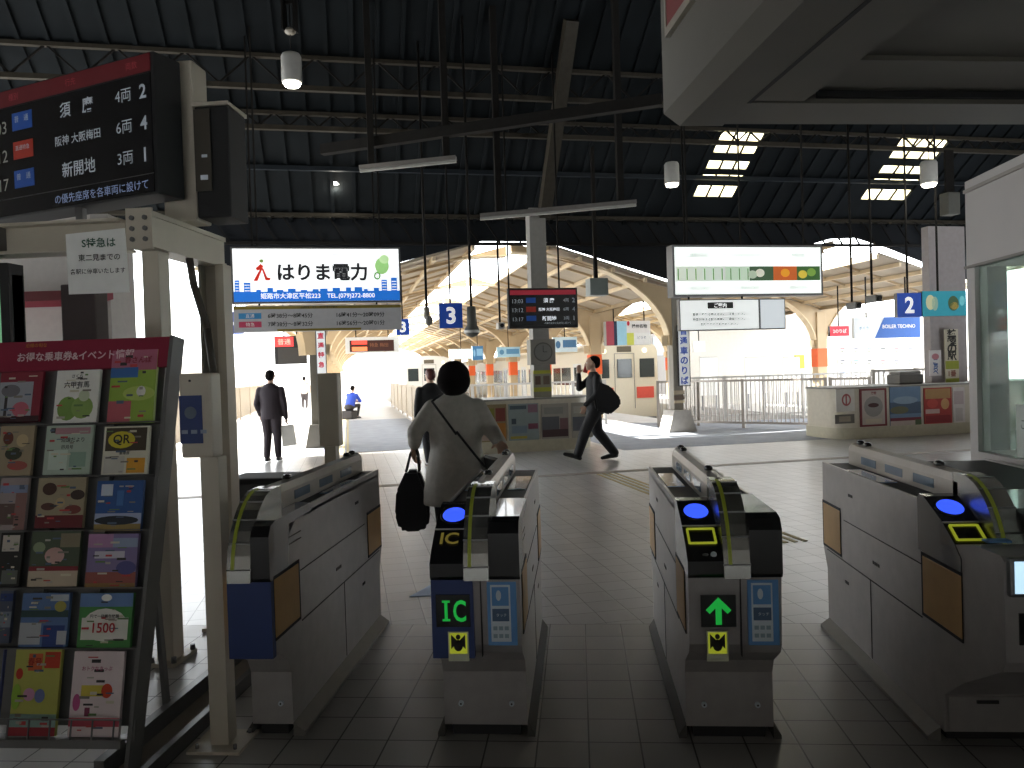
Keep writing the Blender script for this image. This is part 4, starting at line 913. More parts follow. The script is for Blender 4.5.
wposter(860,388,886,427,vv,'red framed poster with a grey blossom, on the right wall','7a3438',[(.08,.05,.92,.95,'bcb0a8'),(.15,.25,.85,.8,'94908c',1),(.3,.5,.7,.62,'4c2c2c',1),(.2,.08,.8,.2,'c8bca8')],[('満開',.5,.88,.4,.08,'803034')])
wposter(890,386,920,426,vv,'blue coast landscape poster on the right wall','6f8aa8',[(0,.3,1,.6,'4c6078'),(0,.3,.6,.5,'6a6a50',1),(.1,.55,.9,.75,'8fa4b8',1),(0,.12,1,.2,'7a3040'),(0,0,.8,.12,'c0b0a8'),(.8,0,1,.14,'506040')])
wposter(924,387,951,425,vv,'red festival poster on the right wall','a83a34',[(.05,.7,.95,.97,'b08858'),(.05,.05,.95,.25,'8a2428'),(.05,.3,.55,.42,'c8a8a0'),(.6,.4,.9,.7,'c89a68',1),(.1,.45,.5,.7,'c04a40',1)])
wposter(953,387,964,425,vv,'narrow white poster beside the booth corner','cfc8c4',[(.1,.55,.9,.9,'b8a8a8'),(.2,.1,.8,.45,'bcb4b0')])
# central column, clock, stickers
A=atV(541,400,14.6); t=thing('central_column','grey central column rising out of the curved poster wall','column',fromS(A[0],14.6,0),SA)
gcol=M('column_grey',(.26,.25,.23),.6)
a=MB(); a.b2((-.16,-.16,1.0),(.16,.16,EZ-.2),gcol); part(t,'shaft',a)
A2=atV(542,398,14.42); 
def onp(name,lab,cat,x0,y0,x1,y1,v,dep,fn,mt):
    A=atV(x0,y1,v); B=atV(x1,y0,v); w=B[0]-A[0]; h=B[2]-A[2]; b=MB(); b.b2((0,0,0),(w,dep,h),mt); fn(b,w,h); return solo(name,b,lab,'clock' if name=='wall_clock' else cat,fromS(A[0],v,A[2]),SA)
def clk(b,w,h): b.disc(w*.5,h*.5,w*.38,h*.38,0,C('5c5a55'),.01); b.disc(w*.5,h*.5,w*.33,h*.33,-.01,C('7a7a76'),.004); b.plate(w*.49,w*.51,h*.5,h*.75,-.014,blackm,.003); b.plate(w*.5,w*.66,h*.49,h*.51,-.014,blackm,.003)
onp('wall_clock','grey square clock box on the central column under the monitor','clock',531,339,555,365,14.1,.3,clk,C('85827a'))
onp('sticker_board','yellow and white sticker board on the central column below the clock','sign',534,370,551,399,14.25,.15,lambda b,w,h:(b.plate(0,w,h*.25,h*.4,0,C('a8a83a'),.004),b.plate(w*.1,w*.4,h*.5,h*.8,0,C('5a4438'),.004),b.plate(w*.55,w*.9,h*.5,h*.8,0,C('6a5a4c'),.004),b.plate(0,w,h*.88,h,0,C('a8a83a'),.004)),C('8a8878'))
A=atV(928,300,13.9); B=atV(964,300,13.9); t=thing('grey_pillar','wide pale grey pillar standing behind the right poster wall','pillar',fromS((A[0]+B[0])/2,14.0,0),SA)
a=MB(); a.b2((-(B[0]-A[0])/2,-.15,1.0),((B[0]-A[0])/2,.05,4.25),M('pillar_grey',(.33,.3,.3),.5)); part(t,'shaft',a)
onp('vertical_banner','white banner with dark characters on the grey pillar beside the booth','sign',946,329,958,384,13.7,.03,lambda b,w,h:(b.vtext('禁煙の駅',w*.5,h*.97,w*.7,h*.13,0,nk,bold=.03),b.plate(0,w,h*.27,h*.42,0,C('98a038'),.004),b.plate(0,w,0,h*.1,0,C('98a038'),.004),b.text('1番',w*.5,h*.19,w*.8,h*.12,0,C('7a4030'),bold=.03)),C('c4bca8'))
onp('pillar_notice','small white notice with blue characters on the grey pillar','sign',930,350,941,376,13.75,.02,lambda b,w,h:(b.disc(w*.5,h*.75,w*.3,h*.12,0,C('c08088'),.004),b.vtext('こちらへ',w*.5,h*.6,w*.45,h*.13,0,C('4a68a0'),bold=.02)),C('d8d4d4'))
a=MB(); a.box((0,0,.1),(.55,.4,.2),C('6a6864'),.03); a.box((0,-.02,.23),(.5,.3,.06),C('7c7a76'),.02); A=atV(905,386,13.7); solo('machine_cover',a,'grey covered machine lying on top of the right poster wall','machine',fromS(A[0],13.7,HW+.03),SA)
# ================================================================== FENCES
def fence(lab,p0,p1,h,post=4,sp=.11,m=M('fence_steel',(.38,.34,.30),.4,.4),bw=.018,solid=False,name='railing'):
    p0=Vector(p0);p1=Vector(p1); d=p1-p0; Lf=d.length; an=math.atan2(d.y,d.x); t=thing(name,lab,'fence',fromS(p0.x,p0.y,0),SA+an)
    a=MB(); a.b2((0,-.03,h-.05),(Lf,.03,h),m); part(t,'top_rail',a); a=MB(); a.b2((0,-.025,.1),(Lf,.025,.15),m); part(t,'bottom_rail',a)
    for k in range(post): x=Lf*k/(post-1); a=MB(); a.b2((x-.035,-.035,0),(x+.035,.035,h+.01),m); part(t,'post',a)
    a=MB(); x=sp
    while x<Lf: a.b2((x-bw/2,-.012,.15),(x+bw/2,.012,h-.05),m); x+=sp
    part(t,'balusters' if not solid else 'slats',a); return t
lt=M('fence_light',(.55,.53,.5),.5,.1); bg_=M('fence_beige',(.42,.36,.28),.6)
fence('grey railing across the track ends between the walking man and the steel column',(2.3,20.3),(6.9,20.2),1.2,6,.12,lt)
fence('slanted steel railing between the steel column and the right poster wall',(7.95,18.2),(10.35,15.25),1.15,3,.1)
fence('short steel railing panel just right of the blue lettered sign',(7.7,18.4),(8.6,18.0),1.15,2,.1)
fence('long pale railing behind the slanted railing along the second track',(9.0,19.6),(15.5,18.6),1.2,7,.13,lt)
fence('railing running from the slanted railing to the right poster wall',(10.45,15.2),(10.9,14.5),1.15,2,.1)
fence('beige slatted fence along the platform edge behind the red haired person',(2.05,20.3),(2.05,38),1.15,8,.15,bg_,.12,True,'slatted_fence')
fence('beige slatted fence at the far left behind the man in dark clothes',(-3.9,17.8),(-4.1,40),1.25,8,.15,bg_,.13,True,'slatted_fence')
fence('pale railing before the poster covered white wall on the right',(11.2,14.8),(14.2,14.5),1.3,4,.13,lt)
# ================================================================== TRAINS
wt=M('train_white',(.75,.73,.68),.35,var=.02); ct=M('train_cream',(.72,.66,.52),.35,var=.02); wn=M('train_window',(.03,.04,.04),.1); redp=C('e05848')
def train(lab,u,v0,L,body,front,z0=-.95,z1=2.55,w=2.8,redband=None):
    t=thing('train',lab,'train',fromS(u,v0,0),SA)
    h=z1; prof=[(-w/2,z0),(w/2,z0),(w/2,h-.35),(w/2-.12,h-.15),(w/2-.5,h),(0,h+.08),(-w/2+.5,h),(-w/2+.12,h-.15),(-w/2,h-.35)]
    a=MB(); a.prism(prof,0,L,body,'y'); part(t,'body',a)
    for s in(-1,1):
        x=s*w/2; k=1.2
        while k<L-2:
            a=MB(); a.b2((x-.01,k,-.1),(x+.01,k+1.2,1.75),C('d8d8d4')); a.b2((x-.015,k+.15,.8),(x+.015,k+.5,1.6),wn); a.b2((x-.015,k+.7,.8),(x+.015,k+1.05,1.6),wn); part(t,'door',a)
            a=MB(); a.b2((x-.012,k+1.6,.85),(x+.012,k+3.0,1.6),wn); a.b2((x-.012,k+3.2,.85),(x+.012,k+4.4,1.6),wn); part(t,'window',a); k+=5
        if redband: a=MB(); a.b2((x-.013,0,.3),(x+.013,L,.5),redband); a.b2((x-.013,0,h-.5),(x+.013,L,h-.4),redband); part(t,'red_stripe',a)
    if front:
        for x,w_ in ((-.95,.62),(0,.62),(.95,.62)):
            a=MB(); a.box((x,-.01,1.5),(w_,.04,.75),wn,.08); part(t,'windscreen' if x else 'end_door_window',a)
        a=MB(); a.b2((-.42,-.02,-.1),(-.4,0,2.1),C('8a8680')); a.b2((.4,-.02,-.1),(.42,0,2.1),C('8a8680')); a.b2((-.42,-.02,2.08),(.42,0,2.1),C('8a8680')); part(t,'end_door',a)
        for x in (-.85,.85): a=MB(); a.b2((x-.36,-.03,.3),(x+.36,0,.75),redp); part(t,'front_panel',a,'red front panel')
        for x in (-.85,.85): a=MB(); a.tube((x,-.04,2.2),(x,0,2.2),.1,C('fff4d8',emit=1)); part(t,'headlamp',a)
        a=MB(); a.plate(-.3,.3,2.15,2.38,0,C('605848'),.01); part(t,'destination_panel',a)
        a=MB(); a.b2((-1.2,-.25,-.95),(1.2,0,-.45),steel_dk); part(t,'coupler_skirt',a)
    return t
train('cream train standing at the track end behind the walking man',10.75,29,38,ct,True)
train('white train far down the track between the two middle platforms',4.75,46,40,wt,True)
train('white train on the far left track beyond the man in dark clothes',-7.2,19,45,wt,False)
# kiosk at far left with red awning
KX=atY(143,300,9.3).x+5.7
t=thing('kiosk','white kiosk with a dark red awning seen through the gantry at left','kiosk',(-5.7,8.6,0),.1)
a=MB(); a.b2((-2.2,0,0),(KX,.6,3.5),C('b8b2ac')); a.b2((KX-.2,-.01,0),(KX,.0,3.5),C('9a9690')); part(t,'wall',a)
a=MB(); a.prism([(-.5,2.45),(0,2.62),(0,2.5),(-.5,2.38)],-2.2,KX+.03,C('8c2434'),'x'); part(t,'awning',a,'dark red awning')
a=MB(); a.plate(-2.2,KX,1.72,1.82,0,C('94405a'),.02); part(t,'stripe',a); a=MB(); a.plate(-1.9,-1.45,1.85,2.4,0,C('7ea890'),.03); a.plate(-1.85,-1.5,1.78,1.88,-.03,C('d8c820'),.02); part(t,'window',a)
# far right white wall with notices
a=MB(); a.b2((11.8,27,-1.2),(26,27.2,3.4),C('d6d2ca')); struct('wall_far',a,(0,0,0),SA)
n_=0
for r_ in range(3):
    for k in range(6):
        x=842+k*13.5; y=350+r_*12
        b=MB(); b.b2((-.16,-.02,-.14),(.16,0,.14),C('f4f4f0')); b.plate(-.1,.12,.02,.1,-.02,C(['c86a6a','6a6a70','7088b0','585858'][(k+r_)%4]),.003); b.plate(-.08,.06,-.1,-.02,-.02,C('787870'),.003)
        A=atV(x,y,26.97); o=solo('wall_notice',b,'small white notice on the far white wall, %s row, %s from the left'%(('top','middle','bottom')[r_],('first','second','third','fourth','fifth','sixth')[k]),'notice',fromS(A[0],26.97,A[2]),SA,'notices on the far white wall')
for x0,x1,lab in ((700,718,'white board standing left of the second orange banded column'),(745,767,'white board standing right of the second orange banded column'),(783,800,'white board before the far wall, left of the nearest right column')):
    A=atV(x0,357,24); B=atV(x1,378,24); b=MB(); w=B[0]-A[0]; b.b2((0,0,.5),(w,.05,A[2]),white); b.b2((.05,.0,0),(.12,.05,.5),steel_dk); b.b2((w-.12,0,0),(w-.05,.05,.5),steel_dk); b.b2((0,-.01,A[2]-.03),(w,0,A[2]),C('b8b8b4')); solo('white_board',b,lab,'board',fromS(A[0],24,0),SA)
b=MB(); A=atV(800,355,25.5); b.b2((-.15,0,0),(.15,.1,A[2]-.5),C('e8e4d8')); b.b2((-.17,-.01,A[2]-.5),(.17,.11,A[2]),C('e8e040')); solo('yellow_post',b,'yellow topped white post before the far white wall','post',fromS(A[0],25.5,0),SA)
for (u0,u1,v,h,c_,lab) in ((-40,-16,70,9,'cfccc6','pale building far off beyond the left platform'),(-14,-2,120,10,'dcdad6','distant pale building at the end of the left platform'),(18,40,46,4.5,'7a7672','grey building behind the orange banded columns'),(0,17,125,7,'e0dedb','distant pale building past the middle track')):
    t=thing('distant_building',lab,'building',fromS((u0+u1)/2,v,0),SA); w=u1-u0; a=MB(); a.b2((-w/2,0,-1.2),(w/2,8,h),C(c_)); part(t,'wall',a)
    x=-w/2+1
    while x<w/2-1.5:
        a=MB(); a.b2((x,-.03,h*.5),(x+1,0,h*.5+1.2),C('8a9094')); part(t,'window',a); x+=3
# hall enclosure behind and beside the camera
dw=M('hall_wall',(.22,.2,.18),.7)
a=MB(); a.b2((-9,-9.2,4),(15.4,-9,11),dw); a.b2((-9,-9.2,0),(2.6,-9,4),dw); a.b2((3.4,-9.2,0),(15.4,-9,4),dw); a.b2((2.6,-9.2,2.1),(3.4,-9,4),dw); struct('wall_back',a,(0,0,0),SA)  # narrow opening added in the unseen back wall to light the gate fronts
a=MB(); a.b2((-9.2,-9,0),(-9,8.5,11),dw); a.b2((-9.2,8.5,4.2),(-9,16.3,11),dw); struct('wall_left',a,(0,0,0),SA)
a=MB(); a.b2((15.2,-9,0),(15.4,13.5,11),dw); a.b2((15.2,13.5,4.2),(15.4,16.3,11),dw); struct('wall_right',a,(0,0,0),SA)
# ================================================================== PEOPLE
skin=M('skin',(.52,.33,.24),.55,var=.03)
def V(*a): return Vector(a)
def remesh(prims,name,voxel,smooth=4,mat=None):
    """union of tapered capsules, ellipsoids and elliptical lofts as ONE continuous surface; each prim carries its own material"""
    mats=[]; bm=bmesh.new(); src=[]
    for p in prims:
        m=p[-1]
        if m not in mats: mats.append(m)
        if p[0]=='cap':
            _,a,ra_,b,rb,_m=p; a=Vector(a);b=Vector(b)
            q=(b-a).to_track_quat('Z','Y').to_matrix().to_4x4()
            bmesh.ops.create_cone(bm,cap_ends=True,segments=14,radius1=ra_,radius2=rb,depth=max(1e-4,(b-a).length),matrix=Matrix.Translation((a+b)/2)@q)
            bmesh.ops.create_icosphere(bm,subdivisions=2,radius=ra_,matrix=Matrix.Translation(a)); bmesh.ops.create_icosphere(bm,subdivisions=2,radius=rb,matrix=Matrix.Translation(b))
            src.append(('c',a,ra_,b,rb,mats.index(m)))
        elif p[0]=='ell':
            _,c,r,_m=p[:4]; bmesh.ops.create_icosphere(bm,subdivisions=3,radius=1,matrix=Matrix.Translation(Vector(c))@Matrix.Diagonal((r[0],r[1],r[2],1)))
            src.append(('e',Vector(c),Vector(r),mats.index(m)))
        else:                                   # loft: rings (x,y,z,rx,ry)
            rings=[]; n=20
            for cx,cy,cz,rx,ry in p[1]: rings.append([bm.verts.new((cx+rx*math.cos(2*PI*k/n),cy+ry*math.sin(2*PI*k/n),cz)) for k in range(n)])
            fs=[]
            for A,B in zip(rings[:-1],rings[1:]):
                for k in range(n): fs.append(bm.faces.new((A[k],A[(k+1)%n],B[(k+1)%n],B[k])))
            fs.append(bm.faces.new(rings[0][::-1])); fs.append(bm.faces.new(rings[-1])); bmesh.ops.recalc_face_normals(bm,faces=fs)
            src.append(('l',[(Vector(r[:3]),r[3],r[4]) for r in p[1]],mats.index(m)))
    me=bpy.data.meshes.new(name); bm.to_mesh(me); bm.free()
    o=bpy.data.objects.new('tmp',me); col.objects.link(o)
    r=o.modifiers.new('r','REMESH'); r.mode='VOXEL'; r.voxel_size=voxel; r.adaptivity=0
    s=o.modifiers.new('s','SMOOTH'); s.iterations=smooth; s.factor=.5
    dg=bpy.context.evaluated_depsgraph_get(); out=bpy.data.meshes.new_from_object(o.evaluated_get(dg)); out.name=name
    bpy.data.objects.remove(o); bpy.data.meshes.remove(me)
    out.materials.clear()
    for m in mats: out.materials.append(m)
    def dist(s,p):
        if s[0]=='c':
            a,ra_,b,rb=s[1:5]; d=b-a; t=max(0,min(1,(p-a).dot(d)/max(1e-9,d.length_squared))); return abs((p-a-d*t).length-(ra_+(rb-ra_)*t))
        if s[0]=='e':
            q=p-s[1]; k=Vector((q.x/s[2].x,q.y/s[2].y,q.z/s[2].z)).length; return abs(k-1)*min(s[2])
        best=9
        R=s[1]
        for (c0,x0,y0),(c1,x1,y1) in zip(R[:-1],R[1:]):
            lo,hi=min(c0.z,c1.z),max(c0.z,c1.z)
            z=max(lo,min(hi,p.z)); t=(z-c0.z)/((c1.z-c0.z) or 1e-9); c=c0.lerp(c1,t); rx=x0+(x1-x0)*t; ry=y0+(y1-y0)*t
            k=math.hypot((p.x-c.x)/rx,(p.y-c.y)/ry); best=min(best,math.hypot(abs(k-1)*min(rx,ry),p.z-z))
        return best
    if len(mats)>1:
        for f in out.polygons:
            p=f.center; f.material_index=min(src,key=lambda s_:dist(s_,p))[-1]
    for f in out.polygons: f.use_smooth=True
    return out
def meshpart(parent,name,prims,voxel=.012,label=None,smooth=4):
    o=link(name,remesh(prims,name,voxel,smooth),parent)
    if label: o['label']=label
    return o
def hand(w,dir_,side,curl,m,pal=None):
    """w wrist, dir_ hand direction, side thumb side; palm, four bent fingers of unequal length and a thumb"""
    d=Vector(dir_).normalized(); s=Vector(side); s=(s-d*s.dot(d)).normalized(); n=d.cross(s); w=Vector(w)
    P=[('cap',w,.024,w+d*.045,.026,m),('cap',w+d*.05+s*.018,.02,w+d*.085+s*.024,.016,m),('cap',w+d*.05-s*.018,.02,w+d*.08-s*.022,.015,m)]
    for k,(o_,L) in enumerate(((.03,.068),(.010,.076),(-.010,.07),(-.029,.056))):
        b=w+d*.085+s*o_; k1=b+(d*math.cos(curl*.5)+n*math.sin(curl*.5))*L*.5; k2=k1+(d*math.cos(curl*1.3)+n*math.sin(curl*1.3))*L*.5
        P+= [('cap',b,.0095,k1,.009,m),('cap',k1,.009,k2,.0075,m)]
    tb=w+d*.03+s*.026; t1=tb+(d*.6+s*.8).normalized()*.035; t2=t1+(d*.9+s*.3+n*curl*.3).normalized()*.03
    return P+[('cap',tb,.013,t1,.011,m),('cap',t1,.011,t2,.009,m)]
def head(c,fwd,m,s=1):
    c=Vector(c); f=Vector(fwd).normalized(); r=f.cross(V(0,0,1)).normalized(); u=V(0,0,1)
    P=[('ell',c,(.076*s,.09*s,.105*s),m),('cap',c+f*.045*s-u*.05*s,.045*s,c+f*.055*s-u*.085*s,.03*s,m),
       ('cap',c+f*.088*s+u*.005*s,.012*s,c+f*.105*s-u*.025*s,.015*s,m),   # nose
       ('cap',c+f*.078*s-u*.055*s+r*.015*s,.010*s,c+f*.078*s-u*.055*s-r*.015*s,.010*s,m),
       ('ell',c+r*.08*s-f*.005,(.012*s,.018*s,.03*s),m),('ell',c-r*.08*s-f*.005,(.012*s,.018*s,.03*s),m)]
    return P
def eyes(par,c,fwd,s=1):
    c=Vector(c); f=Vector(fwd).normalized(); r=f.cross(V(0,0,1)).normalized(); a=MB()
    for k in(-1,1): a.ball(c+f*.079*s+r*.03*s*k+V(0,0,.012),(.013*s,.011*s,.009*s),white,1); a.ball(c+f*.088*s+r*.03*s*k+V(0,0,.012),(.006*s,.005*s,.006*s),blackp,1)
    part(par,'eyes',a)
def leg(h,k,a,t,sh,m,r=(.085,.055,.042)):
    return [('cap',h,r[0],k,r[1],m),('cap',k,r[1],a,r[2],m)]
def shoe(a,t,m): 
    a=Vector(a);t=Vector(t); d=(t-a); return [('cap',a+V(0,0,-.015)-d*.18,.04,a+d*.45,.038,m),('cap',a+d*.4,.042,t,.03,m)]
def shrink(P,k,m): 
    o=[]
    for p in P:
        if p[0]=='cap': o.append(('cap',p[1],p[2]*k,p[3],p[4]*k,m))
        elif p[0]=='ell': o.append(('ell',p[1],[x*k for x in p[2]],m))
        else: o.append(('loft',[(x,y,z,rx*k,ry*k) for x,y,z,rx,ry in p[1]],m))
    return o
def person(label,loc,rz,hd,fwd,neck,top,low,shoes,hands,hair,mt,ml,ms,mh,vox=.012,collar=None,topname='jacket',topl=None):
    t=thing('person',label,'person',loc,rz)
    for P,m in ((top,mt),(low,ml),(shoes,ms)): 
        for i,p in enumerate(P): P[i]=tuple(list(p)[:-1])+(m,) if p[-1] is None else p
    body=head(hd,fwd,skin)+[('cap',neck[0],.055,neck[1],.05,skin)]+hands+shrink(top,.8,skin)+shrink(low,.8,skin)+shrink(shoes,.75,skin)
    meshpart(t,'body',body,min(vox,.008) if vox<.015 else vox,smooth=2)
    meshpart(t,topname,top,vox,topl); meshpart(t,'trousers',low,vox); [meshpart(t,'shoe',q,.01 if vox<.015 else vox,smooth=2) for q in (shoes[:2],shoes[2:])]
    meshpart(t,'hair',[tuple(list(p)[:-1])+(mh,) for p in hair],.008 if vox<.015 else vox)
    eyes(t,hd,fwd); return t
hairblk=M('hair_black',(.010,.008,.008),.95,spec=.1); hairbr=M('hair_red_brown',(.12,.035,.03),.5)
coatg=M('coat_grey',(.42,.40,.36),.85,var=.08,scale=25,bump=.15); trb=M('trouser_black',(.012,.012,.015),.8); shb=M('shoe_black',(.015,.015,.017),.4)
suitb=M('suit_black',(.010,.010,.012),.75); suitp=M('suit_dark_plum',(.035,.025,.032),.8); coatk=M('coat_black',(.012,.013,.015),.8)
# --- woman in the grey coat (local +y is the way she walks)
p=atY(461,598,5.15); WX,WY=p.x,5.15
N=None
top=[('loft',[(-.01,-.0,.62,.225,.16),(-.01,.0,.72,.218,.16),(0,0,.86,.205,.155),(0,0,1.0,.175,.135),(0,0,1.1,.18,.13),(0,0,1.22,.19,.122),(0,.0,1.30,.165,.10),(0,.0,1.345,.10,.075),(0,0.01,1.375,.06,.06)],N),
     ('cap',(-.15,0,1.27),.066,(-.265,-.06,1.12),.056,N),('cap',(-.265,-.06,1.12),.056,(-.29,.06,1.03),.047,N),
     ('cap',(.15,0,1.27),.066,(.25,.0,1.10),.056,N),('cap',(.27,.0,1.07),.057,(.285,-.27,.99),.045,N) if False else ('cap',(.25,.0,1.10),.055,(.31,-.2,1.04),.044,N)]
low=leg((-.09,0,.75),(-.1,.05,.43),(-.12,-.10,.09),0,0,N)+leg((.09,0,.75),(.1,.12,.44),(.09,.18,.10),0,0,N)
shoes=shoe((-.12,-.1,.06),(-.13,.09,.035),N)+shoe((.09,.18,.08),(.09,.36,.035),N)
hands=hand((-.295,.07,1.02),(-.1,.3,-1),(0,1,0),.9,skin)+hand((.315,-.215,1.035),(.12,-1,-.12),(-1,0,.0),.5,skin)
hd=(-.0,.03,1.475)
hair=[('ell',(0,.0,1.485),(.108,.115,.105),N),('ell',(0,-.02,1.45),(.115,.105,.10),N),('ell',(0,-.03,1.41),(.085,.075,.07),N),('ell',(-.05,-.0,1.43),(.05,.07,.07),N),('ell',(.05,.0,1.43),(.05,.07,.07),N)]
wt_=person('person in a knee length grey coat walking out past the gate marked IC',(WX,WY,0),.06,hd,(0,1,0),((0,0.01,1.33),(0,.02,1.42)),top,low,shoes,hands,hair,coatg,trb,shb,hairblk,topname='coat',topl='grey belted coat')
a=MB(); a.tube((-.14,-.10,1.32),(.02,-.15,1.1),.008,blackm,n=6); a.tube((.02,-.15,1.12),(.2,-.14,.88),.008,blackm,n=6); a.tube((-.14,-.1,1.32),(-.1,.0,1.36),.008,blackm,n=6); a.box((.02,-.158,1.02),(.30,.012,.03),coatg) if False else None
a.prism([(.19,.94),(.33,.90),(.35,.72),(.22,.70)],-.10,.06,blackm,'y')
solo('shoulder_bag',a,'small dark shoulder bag on a thin strap across the grey coat','bag',(WX,WY,0),.06)
a=MB()
t=thing('tote_bag','large dark tote bag hanging from the left hand of the person in grey','bag',(WX-.33,WY+.06,.43),.15)
a=MB(); prof=[(-.09,.02),(-.05,-.0),(.06,-.0),(.11,.03),(.125,.12),(.10,.30),(.06,.42),(-.03,.42),(-.10,.28),(-.115,.12)]
a.prism(prof,-.06,.06,M('tote_black',(.018,.018,.022),.75),'y'); bmesh.ops.bevel(a.bm,geom=list(a.bm.edges),offset=.02,segments=2,affect='EDGES'); part(t,'bag_body',a)
for y in(-.035,.035):
    a=MB(); a.path([(-.03,y,.41),(0,y*.6,.52),(.035,y*.3,.60),(.055,y,.52),(.06,y,.41)],.009,blackm,6); part(t,'handle',a)
# --- walking man, facing -x in the photograph; local +y is his walking direction
p=atY(597,462,12.7)
top=[('loft',[(0,.02,.76,.18,.16),(0,.01,.92,.175,.15),(0,0,1.05,.17,.145),(0,0,1.2,.185,.145),(0,.01,1.34,.19,.12),(0,.01,1.41,.13,.09),(0,.02,1.46,.07,.07)],N),
     ('cap',(-.19,.0,1.37),.065,(-.23,.02,1.10),.055,N),('cap',(-.23,.02,1.10),.054,(-.2,.2,.93),.042,N),
     ('cap',(.19,.0,1.37),.065,(.2,.22,1.19),.056,N),('cap',(.2,.22,1.19),.054,(.11,.24,1.42),.04,N)]
low=leg((-.09,0,.86),(-.09,.20,.50),(-.09,.33,.13),0,0,N,(.115,.095,.075))+leg((.09,0,.86),(.09,-.04,.48),(.09,-.32,.11),0,0,N,(.115,.095,.075))
shoes=shoe((-.09,.34,.09),(-.09,.55,.14),N)+shoe((.09,-.31,.07),(.09,-.11,.03),N)
hands=hand((-.2,.21,.92),(0,.35,-1),(0,1,0),.7,skin)+hand((.11,.24,1.43),(-.1,-.05,1),(0,-1,0),.6,skin)
hd=(0,.05,1.60); hair=[('ell',(0,-.005,1.645),(.084,.10,.082),N),('ell',(0,-.04,1.60),(.08,.065,.085),N)]
WZ=SA+PI/2-.1
w2=person('person in a black suit striding left with one hand raised to the face',(p.x,12.7,0),WZ,hd,(0,1,-.05),((0,.01,1.42),(0,.03,1.52)),top,low,shoes,hands,hair,suitb,suitb,shb,hairblk,vox=.014)
a=MB(); a.box((.095,.115,1.52),(.018,.075,.15),C('a03838'),.005,Matrix.Rotation(.3,4,'X')); solo('phone',a,'dark red phone held to the ear of the striding person','phone',(p.x,12.7,0),WZ)
a=MB(); a.prism([(.0,1.30),(-.2,1.22),(-.36,1.02),(-.36,.90),(-.18,.76),(.04,.84),(.08,1.08)],-.28,-.12,suitb,'x'); bmesh.ops.bevel(a.bm,geom=list(a.bm.edges),offset=.025,segments=2,affect='EDGES')
a.path([(-.2,-.02,1.2),(-.2,.03,1.33),(-.16,.04,1.44)],.012,blackm,6)
solo('briefcase_bag',a,'black shoulder bag bulging behind the striding person','bag',(p.x,12.7,0),WZ)
# --- man seen from behind on the left platform
p=atY(273,462,13.6)
def standing(H=1.68,sp=.09,arm=.0,step=.05):
    k=H/1.68
    top=[('loft',[(0,0,.78*k,.19,.13),(0,0,.95*k,.185,.13),(0,0,1.1*k,.185,.13),(0,0,1.25*k,.205,.13),(0,0,1.34*k,.19,.11),(0,0,1.40*k,.11,.08),(0,.01,1.43*k,.065,.065)],N),
      ('cap',(-.195,0,1.31*k),.065,(-.25,-.03,1.05*k),.056,N),('cap',(-.25,-.03,1.05*k),.055,(-.23,.1,.86*k),.044,N),
      ('cap',(.195,0,1.31*k),.065,(.25,-.03,1.05*k),.056,N),('cap',(.25,-.03,1.05*k),.055,(.25,.06,.80*k),.044,N)]
    low=leg((-.09,0,.82*k),(-sp,step,.46*k),(-sp,-step,.11*k),0,0,N,(.105,.075,.06))+leg((.09,0,.82*k),(sp,.02,.46*k),(sp,step,.11*k),0,0,N,(.105,.075,.06))
    shoes=shoe((-sp,-step,.06),(-sp,.15-step,.03),N)+shoe((sp,step,.06),(sp,.18+step,.03),N)
    hands=hand((-.23,.11,.85*k),(0,.3,-1),(0,1,0),.8,skin)+hand((.25,.07,.79*k),(0,.1,-1),(0,1,0),1.0,skin)
    hd=(0,.03,1.565*k); hair=[('ell',(0,.01,1.60*k),(.083,.098,.08),N),('ell',(0,-.03,1.56*k),(.08,.07,.085),N)]
    return hd,((0,.0,1.38*k),(0,.02,1.48*k)),top,low,shoes,hands,hair
hd,nk2,top,low,shoes,hands,hair=standing(1.68)
person('person in a dark plum suit seen from behind on the sunlit platform',(p.x,13.6,0),.1,hd,(0,1,0),nk2,top,low,shoes,hands,hair,suitp,suitp,shb,hairblk,vox=.015)
t=thing('paper_bag','white paper carrier bag in the right hand of the plum suited person','bag',(p.x+.29,13.65,.27),.1)
a=MB(); a.prism([(-.10,0),(.14,.02),(.09,.40),(-.13,.38)],-.04,.04,C('c8c4bc'),'y'); part(t,'bag_body',a)
a=MB(); a.path([(-.06,0,.38),(-.05,0,.47),(.02,0,.47),(.04,0,.39)],.005,blackm,6); part(t,'handle',a)
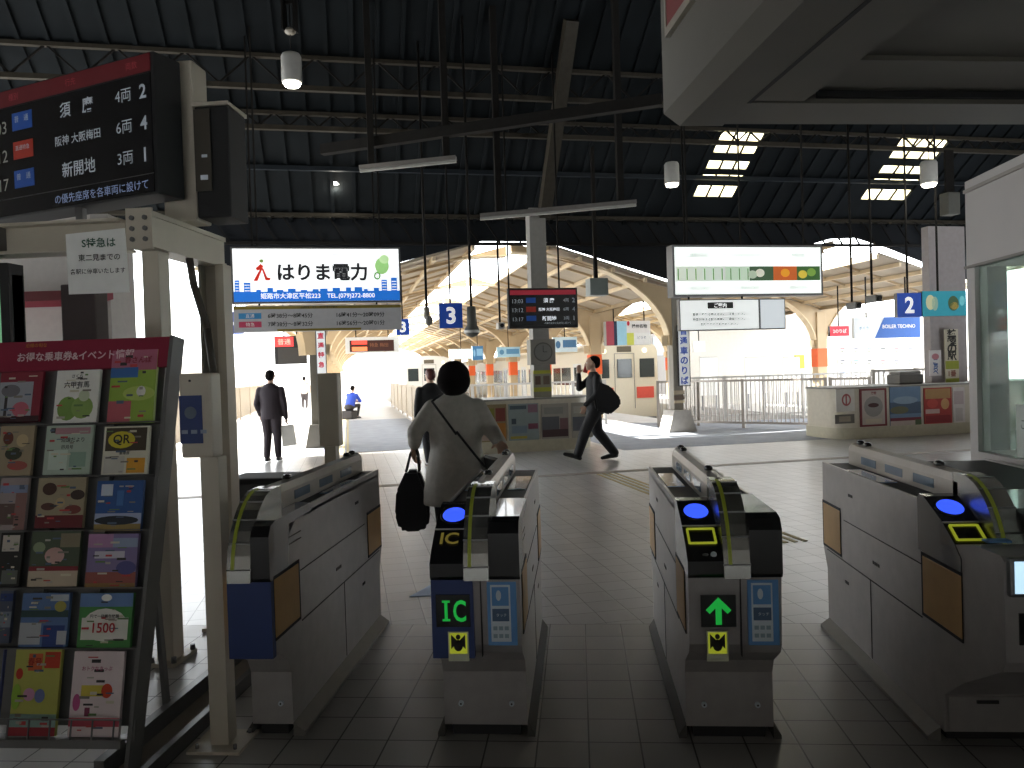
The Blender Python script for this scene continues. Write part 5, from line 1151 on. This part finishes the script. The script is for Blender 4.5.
# --- red haired person in black beyond the woman
p=atY(433,452,12.4); hd,nk2,top,low,shoes,hands,hair=standing(1.6)
person('person in a black coat with reddish brown hair, half hidden behind the grey coated person',(p.x,12.4,0),.5,hd,(-.5,1,0),nk2,top,low,shoes,hands,hair,coatk,trb,shb,hairbr,vox=.016)
# --- distant person in a white coat
A=atV(305,409,39); hd,nk2,top,low,shoes,hands,hair=standing(1.6,.09,0,.02)
person('distant person in a pale coat standing on the sunlit platform',fromS(A[0],39,0),SA,hd,(0,-1,0),nk2,top,low,shoes,hands,hair,C('d8c4b4'),C('3a3436'),shb,hairblk,vox=.02)
# --- person crouching in blue behind the cream box
A=atV(350,418,28)
top=[('loft',[(0,0,.42,.19,.15),(0,.05,.6,.19,.15),(0,.14,.78,.2,.14),(0,.18,.88,.15,.11),(0,.2,.94,.07,.07)],N),('cap',(-.18,.16,.86),.062,(-.24,.3,.62),.052,N),('cap',(-.24,.3,.62),.05,(-.1,.45,.62),.042,N),('cap',(.18,.16,.86),.062,(.26,.3,.62),.052,N),('cap',(.26,.3,.62),.05,(.1,.45,.62),.042,N)]
low=leg((-.1,0,.45),(-.14,.4,.48),(-.13,.3,.11),0,0,N)+leg((.1,0,.45),(.14,.4,.48),(.13,.3,.11),0,0,N)+[('ell',(0,-.02,.42),(.2,.17,.14),N)]
shoes=shoe((-.13,.3,.06),(-.13,.48,.03),N)+shoe((.13,.3,.06),(.13,.48,.03),N); hands=hand((-.1,.45,.62),(1,.1,-.2),(0,0,1),.7,skin)+hand((.1,.45,.62),(-1,.1,-.2),(0,0,1),.7,skin)
t=thing('suitcase','dark suitcase under the seated person in blue','suitcase',fromS(A[0],28,0),SA-.6); a=MB(); a.box((0,-.06,.16),(.5,.35,.30),C('2a2628'),.04); part(t,'case',a); a=MB(); a.tube((-.1,-.2,.2),(.1,-.2,.2),.012,blackm,n=6); part(t,'handle',a)
person('person in a bright blue jacket sitting low on the platform beside the cream box',fromS(A[0],28,0),SA-.6,(0,.24,1.08),(0,1,-.3),((0,.19,.9),(0,.22,1.0)),top,low,shoes,hands,[('ell',(0,.23,1.12),(.082,.095,.08),N),('ell',(0,.19,1.09),(.08,.07,.085),N)],C('2c4fc0'),C('2a2628'),shb,hairblk,vox=.02)
